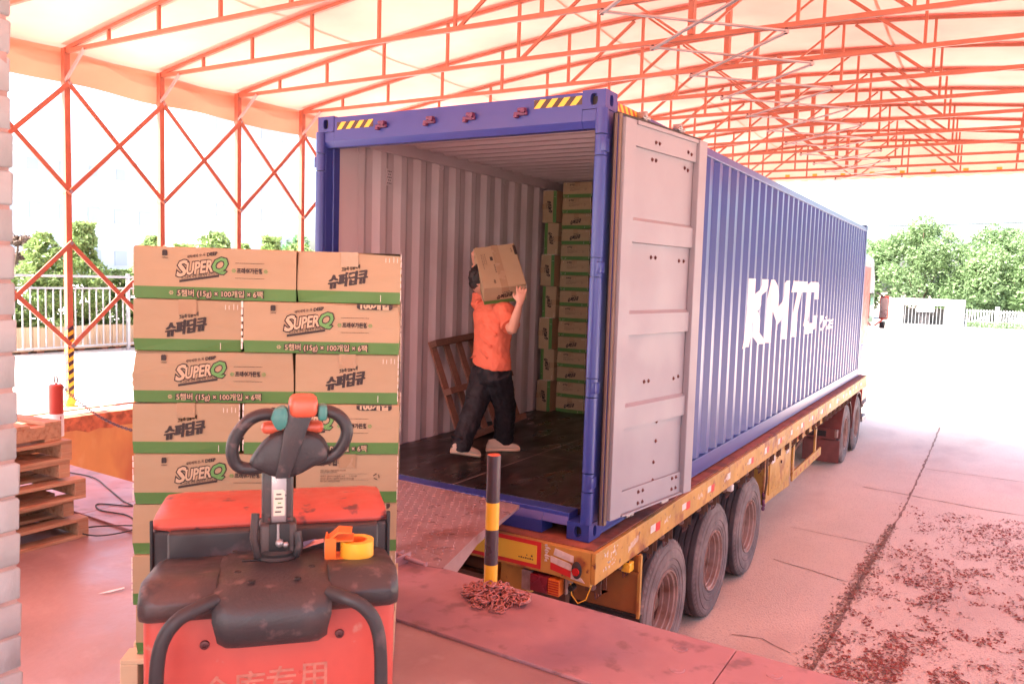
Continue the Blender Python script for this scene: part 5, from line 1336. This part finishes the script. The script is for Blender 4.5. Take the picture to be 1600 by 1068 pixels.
# trousers
ankL, ankR = Vector((-1.635, .90, .26)), Vector((-1.515, 1.40, .25))
hL, hR = W3(-.055, .0, .90), W3(.105, .0, .90); kL = (hL+ankL)/2+Fd*.02-Rd*.01; kR = (hR+ankR)/2+Fd*.055
m = MB(); m.loft([ell(W3(.03, -.005, .80), .155, .12, Rd, Fd, 20), ell(W3(.03, -.01, .90), .162, .122, Rd, Fd, 20), ell(W3(.035, 0, .985), .15, .105, Rd, Fd, 20), ell(W3(.035, 0, 1.02), .14, .10, Rd, Fd, 20)], 'trouser')
limb(m, [hL, hL+(kL-hL)*.5, kL, kL+(ankL-kL)*.5, ankL, ankL-Z*.03], [.120, .112, .098, .092, .086, .082], 'trouser', 14)
limb(m, [hR, hR+(kR-hR)*.5, kR, kR+(ankR-kR)*.5, ankR, ankR-Z*.035], [.124, .115, .100, .094, .088, .084], 'trouser', 14)
for c, q in ((kL, -1), (kR, -1), (ankR, 1), (ankL, 1)):
    for i in range(3):
        z = .05*i; m.tube([c-Rd*.07-Fd*.04+Z*(z-.02), c-Fd*.085+Z*(z+.01), c+Rd*.07-Fd*.04+Z*(z-.01)], .012, 'trouser', 6)
organic('trousers', m, man, .009, .032, .085, 2)
def shoe(name, heel, toe, lift):
    d = (toe-heel); L = d.length; d = d.normalized(); s_ = d.cross(Z).normalized(); u_ = s_.cross(d).normalized(); m = MB(); rings = []
    for t, w, z0, z1 in ((0, .024, .02, .06), (.06, .034, .0, .105), (.2, .037, .0, .112), (.38, .040, .0, .10), (.55, .044, .0, .085), (.75, .048, .0, .070), (.9, .04, .002, .060), (.98, .022, .008, .045)):
        c = heel+d*L*t; rings.append([c+s_*w*cos(a)*(1 if sin(a) < .2 else .8)+u_*(z0+.0+(z1-z0)*(.5+.5*sin(a))) for a in [2*pi*i/14 for i in range(14)]])
    m.loft(rings, 'shoe'); o = m.build('shoe', man, True)
    m = MB(); rings = []
    for t, w in ((-.01, .026), (.06, .038), (.2, .041), (.38, .040), (.55, .048), (.75, .052), (.9, .045), (1.0, .026)):
        c = heel+d*L*t; rings.append([c+s_*w*cos(a)+u_*(.014+.022*sin(a)) for a in [2*pi*i/14 for i in range(14)]])
    m.loft(rings, 'sole'); m.build('sole', o, True)
    m = MB()
    for i in range(4): c = heel+d*L*(.45+.08*i)+u_*(.096-.009*i); m.tube([c-s_*.022, c+u_*.004, c+s_*.022], .003, 'sole', 5)
    m.build('laces', o, True)
shoe('shoe', Vector((-1.60, 1.255, .169)), Vector((-1.385, 1.465, .169)), 0)
shoe('shoe', Vector((-1.675, .815, .225)), Vector((-1.52, 1.02, .172)), 0)

# ---------------------------------------------------------------- left fence, planters and hedge
def leaves(n, fn, size, k, seed, m=None):
    r = random.Random(seed); m = m or MB(); vs = []; fs = []
    for i in range(n):
        c = fn(r); s = size*(.6+.8*r.random()); a = Vector((r.uniform(-1, 1), r.uniform(-1, 1), r.uniform(-.6, 1))).normalized(); b = a.cross(Vector((r.uniform(-1, 1), r.uniform(-1, 1), r.uniform(-1, 1)))).normalized(); o = len(vs)
        vs += [c-a*s, c+b*s*.38+a*s*.1, c+a*s, c-b*s*.38+a*s*.1]; fs.append((o, o+1, o+2, o+3))
    return m.add(vs, fs, k)
fl_ = []
fx = -11.15
fr = thing('railing_fence', 'pale metal railing fence in front of the planted hedge at the left', 'fence', (fx, 5.5, ZD))
first = None
ypost = [2.05+i*2.15 for i in range(6)]
m = MB()
for z, h in ((1.30, .035), (1.10, .03), (.12, .035)): m.box(fx-.018, fx+.018, 1.2, 13.6, z-h/2, z+h/2, 'fence_white'); 
rl = MB().box(fx-.02, fx+.02, 1.2, 13.6, ZD+1.28, ZD+1.32, 'fence_white').build('rail', fr, True)
MB().box(fx-.016, fx+.016, 1.2, 13.6, ZD+1.085, ZD+1.115, 'fence_white').build('rail', fr, True)
MB().box(fx-.016, fx+.016, 1.2, 13.6, ZD+.10, ZD+.13, 'fence_white').build('rail', fr, True)
bar = None
for i in range(100):
    y = 1.25+i*.124
    if bar is None: bar = MB().box(fx-.009, fx+.009, y-.009, y+.009, ZD+.13, ZD+1.085, 'fence_white').build('baluster', fr, True); continue
    c = bar.copy(); COL.objects.link(c); c.location = (0, i*.124, 0)
for y in ypost: MB().box(fx-.025, fx+.025, y-.025, y+.025, ZD, ZD+1.36, 'fence_white').build('fence_post', fr, True)
hv = []
for v in range(3):
    def fn(r, v=v):
        while True:
            z = r.random(); rad = (.40+.10*sin(z*9+v*2)+.06*sin(z*23+v))*(1-.5*z**2.2)*(.75+.25*min(1, z*4)); a = r.random()*6.28; q = r.random()**.45
            x, y = cos(a)*rad*q, sin(a)*rad*q
            if mnoise.noise(Vector((x*4+v*7, y*4, z*9))) > -.22: return Vector((x, y, .42+z*1.62))
    hv.append(leaves(5200, fn, .05, 'leaf', 40+v).mesh('foliage'))
pos = ['nearest the brick pier', 'second from the brick pier', 'third from the brick pier', 'fourth from the brick pier', 'fifth from the brick pier', 'sixth from the brick pier', 'seventh from the brick pier', 'eighth from the brick pier', 'ninth from the brick pier', 'tenth from the brick pier', 'eleventh from the brick pier', 'twelfth from the brick pier']
r = random.Random(66)
hy = [2.35, 3.05, 3.75, 4.45, 5.15, 5.85, 6.55, 7.3, 8.1, 8.9, 9.8, 10.7]
for i, y in enumerate(hy):
    s = [.55, .98, 1.12, .62, 1.02, .95, 1.12, 1.0, 1.12, 1.05, 1.1, 1.12][i]
    pb = thing('planter', 'wooden slat planter box in the row behind the fence, '+pos[i], 'planter', (fx-.62, y, ZD), 0, 'wooden planters behind the fence')
    for q in range(6): MB().box(.285, .30, -.345+q*.115, -.345+q*.115+.111, .04, .44, 'wood_pale').build('plank', pb)
    MB().box(-.30, .284, -.34, .34, .05, .42, 'wood_pale').build('planter_box', pb)
    for dy in (-.22, .22): MB().box(.1, .28, dy-.06, dy+.06, 0, .05, 'wood_end').build('foot', pb)
    hg = thing('hedge_shrub', 'leafy bright green shrub in the planter row, '+pos[i], 'shrub', (fx-.62, y, ZD+.42), 0, 'shrubs in planters')
    f_ = bpy.data.objects.new('foliage', hv[i % 3]); COL.objects.link(f_); f_.parent = hg; f_.location = (0, 0, -.42*s); f_.scale = (1, 1, s); f_.rotation_euler = (0, 0, r.random()*6)
    MB().tube([(0, 0, 0), (.02, .01, .6*s), (0, .03, 1.3*s)], [.02, .014, .006], 'bark', 6).build('stem', hg)
# green arched sculpture panel behind the fence
m = MB(); m.tube(smooth([(-12.7, 4.6, ZD), (-12.7, 4.5, 1.1), (-12.7, 4.2, 1.8), (-12.7, 3.9, 2.1)]), [.16]*25, 'green_soft' if 'green_soft' in M else 'fence_green', 10) if 'fence_green' in M else None
def pine(x, y, z0, s, k, label):
    t = thing('pine_tree', label, 'tree', (x, y, z0)); MB().tube([(0, 0, 0), (.1*s, .0, .5*s), (-.05*s, .1*s, 1.1*s), (.1*s, .1*s, 1.7*s)], [.07*s, .06*s, .045*s, .02*s], 'bark', 7).build('trunk', t)
    for i, (a, b, c, w) in enumerate(((-.5, -.3, .7, .7), (.5, .2, 1.0, .75), (-.2, .2, 1.4, .65), (.1, .1, 1.8, .5))):
        leaves(900, lambda r: Vector((a*s, b*s*2, c*s))+Vector((r.gauss(0, .45), r.gauss(0, .45), r.gauss(0, .16)))*w*s*.6, .06*s, k, 5+i).build('foliage_pad', t, fix=False)
pine(-20, 6.8, ZD, 1.15, 'leaf_brown', 'brownish cloud pruned pine beyond the left fence')
def tree(x, y, z0, H, Rc, n, size, k, seed, label, group=None, flat=.8, low=.25, cat='tree'):
    t = thing('tree', label, cat, (x, y, z0), 0, group); r = random.Random(seed)
    cl = []
    for i in range(26):
        a = r.random()*6.28; q = r.random()**.5; zz_ = r.random(); rad = Rc*(1-.5*abs(zz_-.4)*1.4)
        cl.append((Vector((cos(a)*q*rad*.8, sin(a)*q*rad*.8, H*(low+(.93-low)*zz_))), Rc*(.22+.2*r.random())))
    tr = MB(); tr.tube([(0, 0, 0), (.1, .05, H*.2), (.0, .0, H*.45)], [H*.03, H*.024, H*.016], 'bark', 8)
    for c, q in cl[:9]: tr.tube([(0, 0, H*.2), c*.5+Vector((0, 0, H*.1)), c], [H*.014, H*.009, H*.003], 'bark', 5)
    tr.build('trunk', t)
    def fn(rr_):
        c, q = cl[rr_.randrange(len(cl))]; v = Vector((rr_.gauss(0, 1), rr_.gauss(0, 1), rr_.gauss(0, flat))).normalized()*q*(.75+.3*rr_.random()); return c+v
    leaves(n, fn, size, k, seed+1).build('crown', t, fix=False)
    return t
tree(-19.5, 5.2, ZD, 2.6, 1.2, 4000, .09, 'leaf_dark', 71, 'dark green clipped tree beyond the left fence near the brick pier', low=.35)
tree(-24, 20.5, ZD, 3.0, 1.1, 4000, .09, 'leaf_dark', 72, 'dark round tree beyond the left fence near the container')
# ---------------------------------------------------------------- far side of the yard
labs = ['broad leafy tree nearest the truck cab beyond the yard wall', 'tall leafy tree over the gatehouse beyond the yard', 'low leafy tree just right of the gatehouse', 'rounded leafy tree above the white railings', 'leafy tree at the right edge beyond the railings', 'pale leafy tree far behind the yard wall']
spec = [(-7.2, 72, 7.2, 2.6), (-3.2, 71, 8.8, 3.8), (.6, 70, 6.8, 3.2), (2.2, 74, 8.2, 3.6), (5.6, 71, 8.2, 3.6), (9.5, 74, 8.5, 4.0)]
for i, (x, y, H, R__) in enumerate(spec):
    tree(x, y, G, H, R__, 15000, .16, 'leaf_tree', 90+i, labs[i], 'trees beyond the yard', low=.2)
kb = MB(); kb.box(-30, 30, 61.5, 61.7, G, G+.55, 'wall_white'); kb.box(-30, 30, 61.7, 110, G, G+.5, 'wall_white'); struct(kb.build('far_terrace'))
gh = thing('gatehouse', 'low weathered concrete gatehouse with barred openings across the yard', 'gatehouse', (-2.6, 64, G+.5))
m = MB(); z0 = G+.5
m.box(-4.3, .4, 64, 66, z0+1.45, z0+1.95, 'wall_white'); m.box(-4.3, -3.7, 64.02, 66, z0, z0+1.449, 'wall_white'); m.box(-.9, .4, 64.02, 66, z0, z0+1.449, 'wall_white'); m.box(-3.7, -.9, 65.7, 65.9, z0, z0+1.2, 'wall_white')
m.build('wall', gh, True)
for i in range(12): MB().box(-3.6+i*.24, -3.57+i*.24, 64.1, 64.13, z0, z0+1.4, 'fence_white').build('bar', gh, True)
MB().box(-2.6, -1.9, 64.2, 64.9, z0, z0+.95, 'truck_dark').build('machine', gh, True)
MB().box(-2.8, -1.6, 63.99, 64.01, z0+.95, z0+1.40, 'fence_white').build('sign_board', gh, True)
tag(MB().box(-4.98, -4.32, 63.8, 64.0, z0, z0+1.9, 'teal_pale').build('notice_panel'), 'pale turquoise board standing left of the gatehouse', 'board')
rf = thing('white_railing', 'white picket railings along the far side of the yard', 'railing', (3.5, 64, z0))
for z in (.35, 1.15): MB().box(.5, 14, 64.0, 64.04, z0+z, z0+z+.06, 'fence_white').build('rail', rf, True)
pk = None
for i in range(75):
    if pk is None: pk = MB().box(.52, .60, 63.97, 64.0, z0, z0+1.3, 'fence_white').build('picket', rf, True); continue
    c = pk.copy(); COL.objects.link(c); c.location = (i*.18, 0, 0)
for x in (2.4, 6.4, 10.4): MB().box(x-.06, x+.22, 63.9, 64.1, z0, z0+1.55, 'wall_white').build('fence_pillar', rf, True)
tag(MB().box(6.0, 6.7, 63.6, 63.85, z0, z0+1.9, 'teal_pale').build('notice_panel'), 'pale turquoise board among the white railings at the right edge', 'board')
o = leaves(2500, lambda r: Vector((.6+r.random()*7, 63.3+r.random()*.5, z0+r.random()**1.5*.45)), .07, 'leaf_tree', 120).build('flower_bed', fix=False); tag(o, 'low yellow green planting along the foot of the white railings', 'plants', kind='stuff')
tag(MB().tube([(-40, 78, 7.1), (-3.6, 78, 7.55), (1.9, 78, 7.7), (40, 78, 8.6)], .04, 'black', 5).build('overhead_wire'), 'thin dark overhead wire above the far trees', 'wire')
# pale blocks of the town
def block(x, y, w, d, h, label, wins, z0=ZD, group=None):
    t = thing('apartment_block', label, 'building', (x, y, z0), 0, group); MB().box(x-w/2, x+w/2, y-d/2, y+d/2, z0, z0+h, 'bldg').build('wall', t, True)
    MB().box(x-w/2-.3, x+w/2+.3, y-d/2-.3, y+d/2+.3, z0+h, z0+h+.6, 'bldg').build('roof', t, True)
    w0 = None; nx_, nz_ = wins; xf = x+w/2
    for i in range(nx_):
        for j in range(nz_):
            yy = y-d/2+d*(i+.5)/nx_; zz_ = z0+h*(j+.6)/nz_
            if w0 is None: w0 = MB().box(xf+.01, xf+.06, -.55, .55, -.6, .6, 'bldg_win').build('window', t); w0.location = Vector((0, yy, zz_))-Vector((x, y, z0))+Vector((0, 0, 0)); w0.data.transform(Matrix.Translation((-x, 0, 0)) @ Matrix.Translation((x-x, 0, 0))); w0.location.x = 0; continue
            c = w0.copy(); COL.objects.link(c); c.location = (0, yy-y, zz_-z0)
block(-66, 34, 8, 14, 7, 'long low pale building far beyond the left fence', (6, 2))
block(-66, 52, 8, 11, 19, 'tall pale apartment block beside the container in the far left', (4, 7))
block(-90, 40, 8, 30, 13, 'wide faint apartment block farthest away on the left', (9, 5))
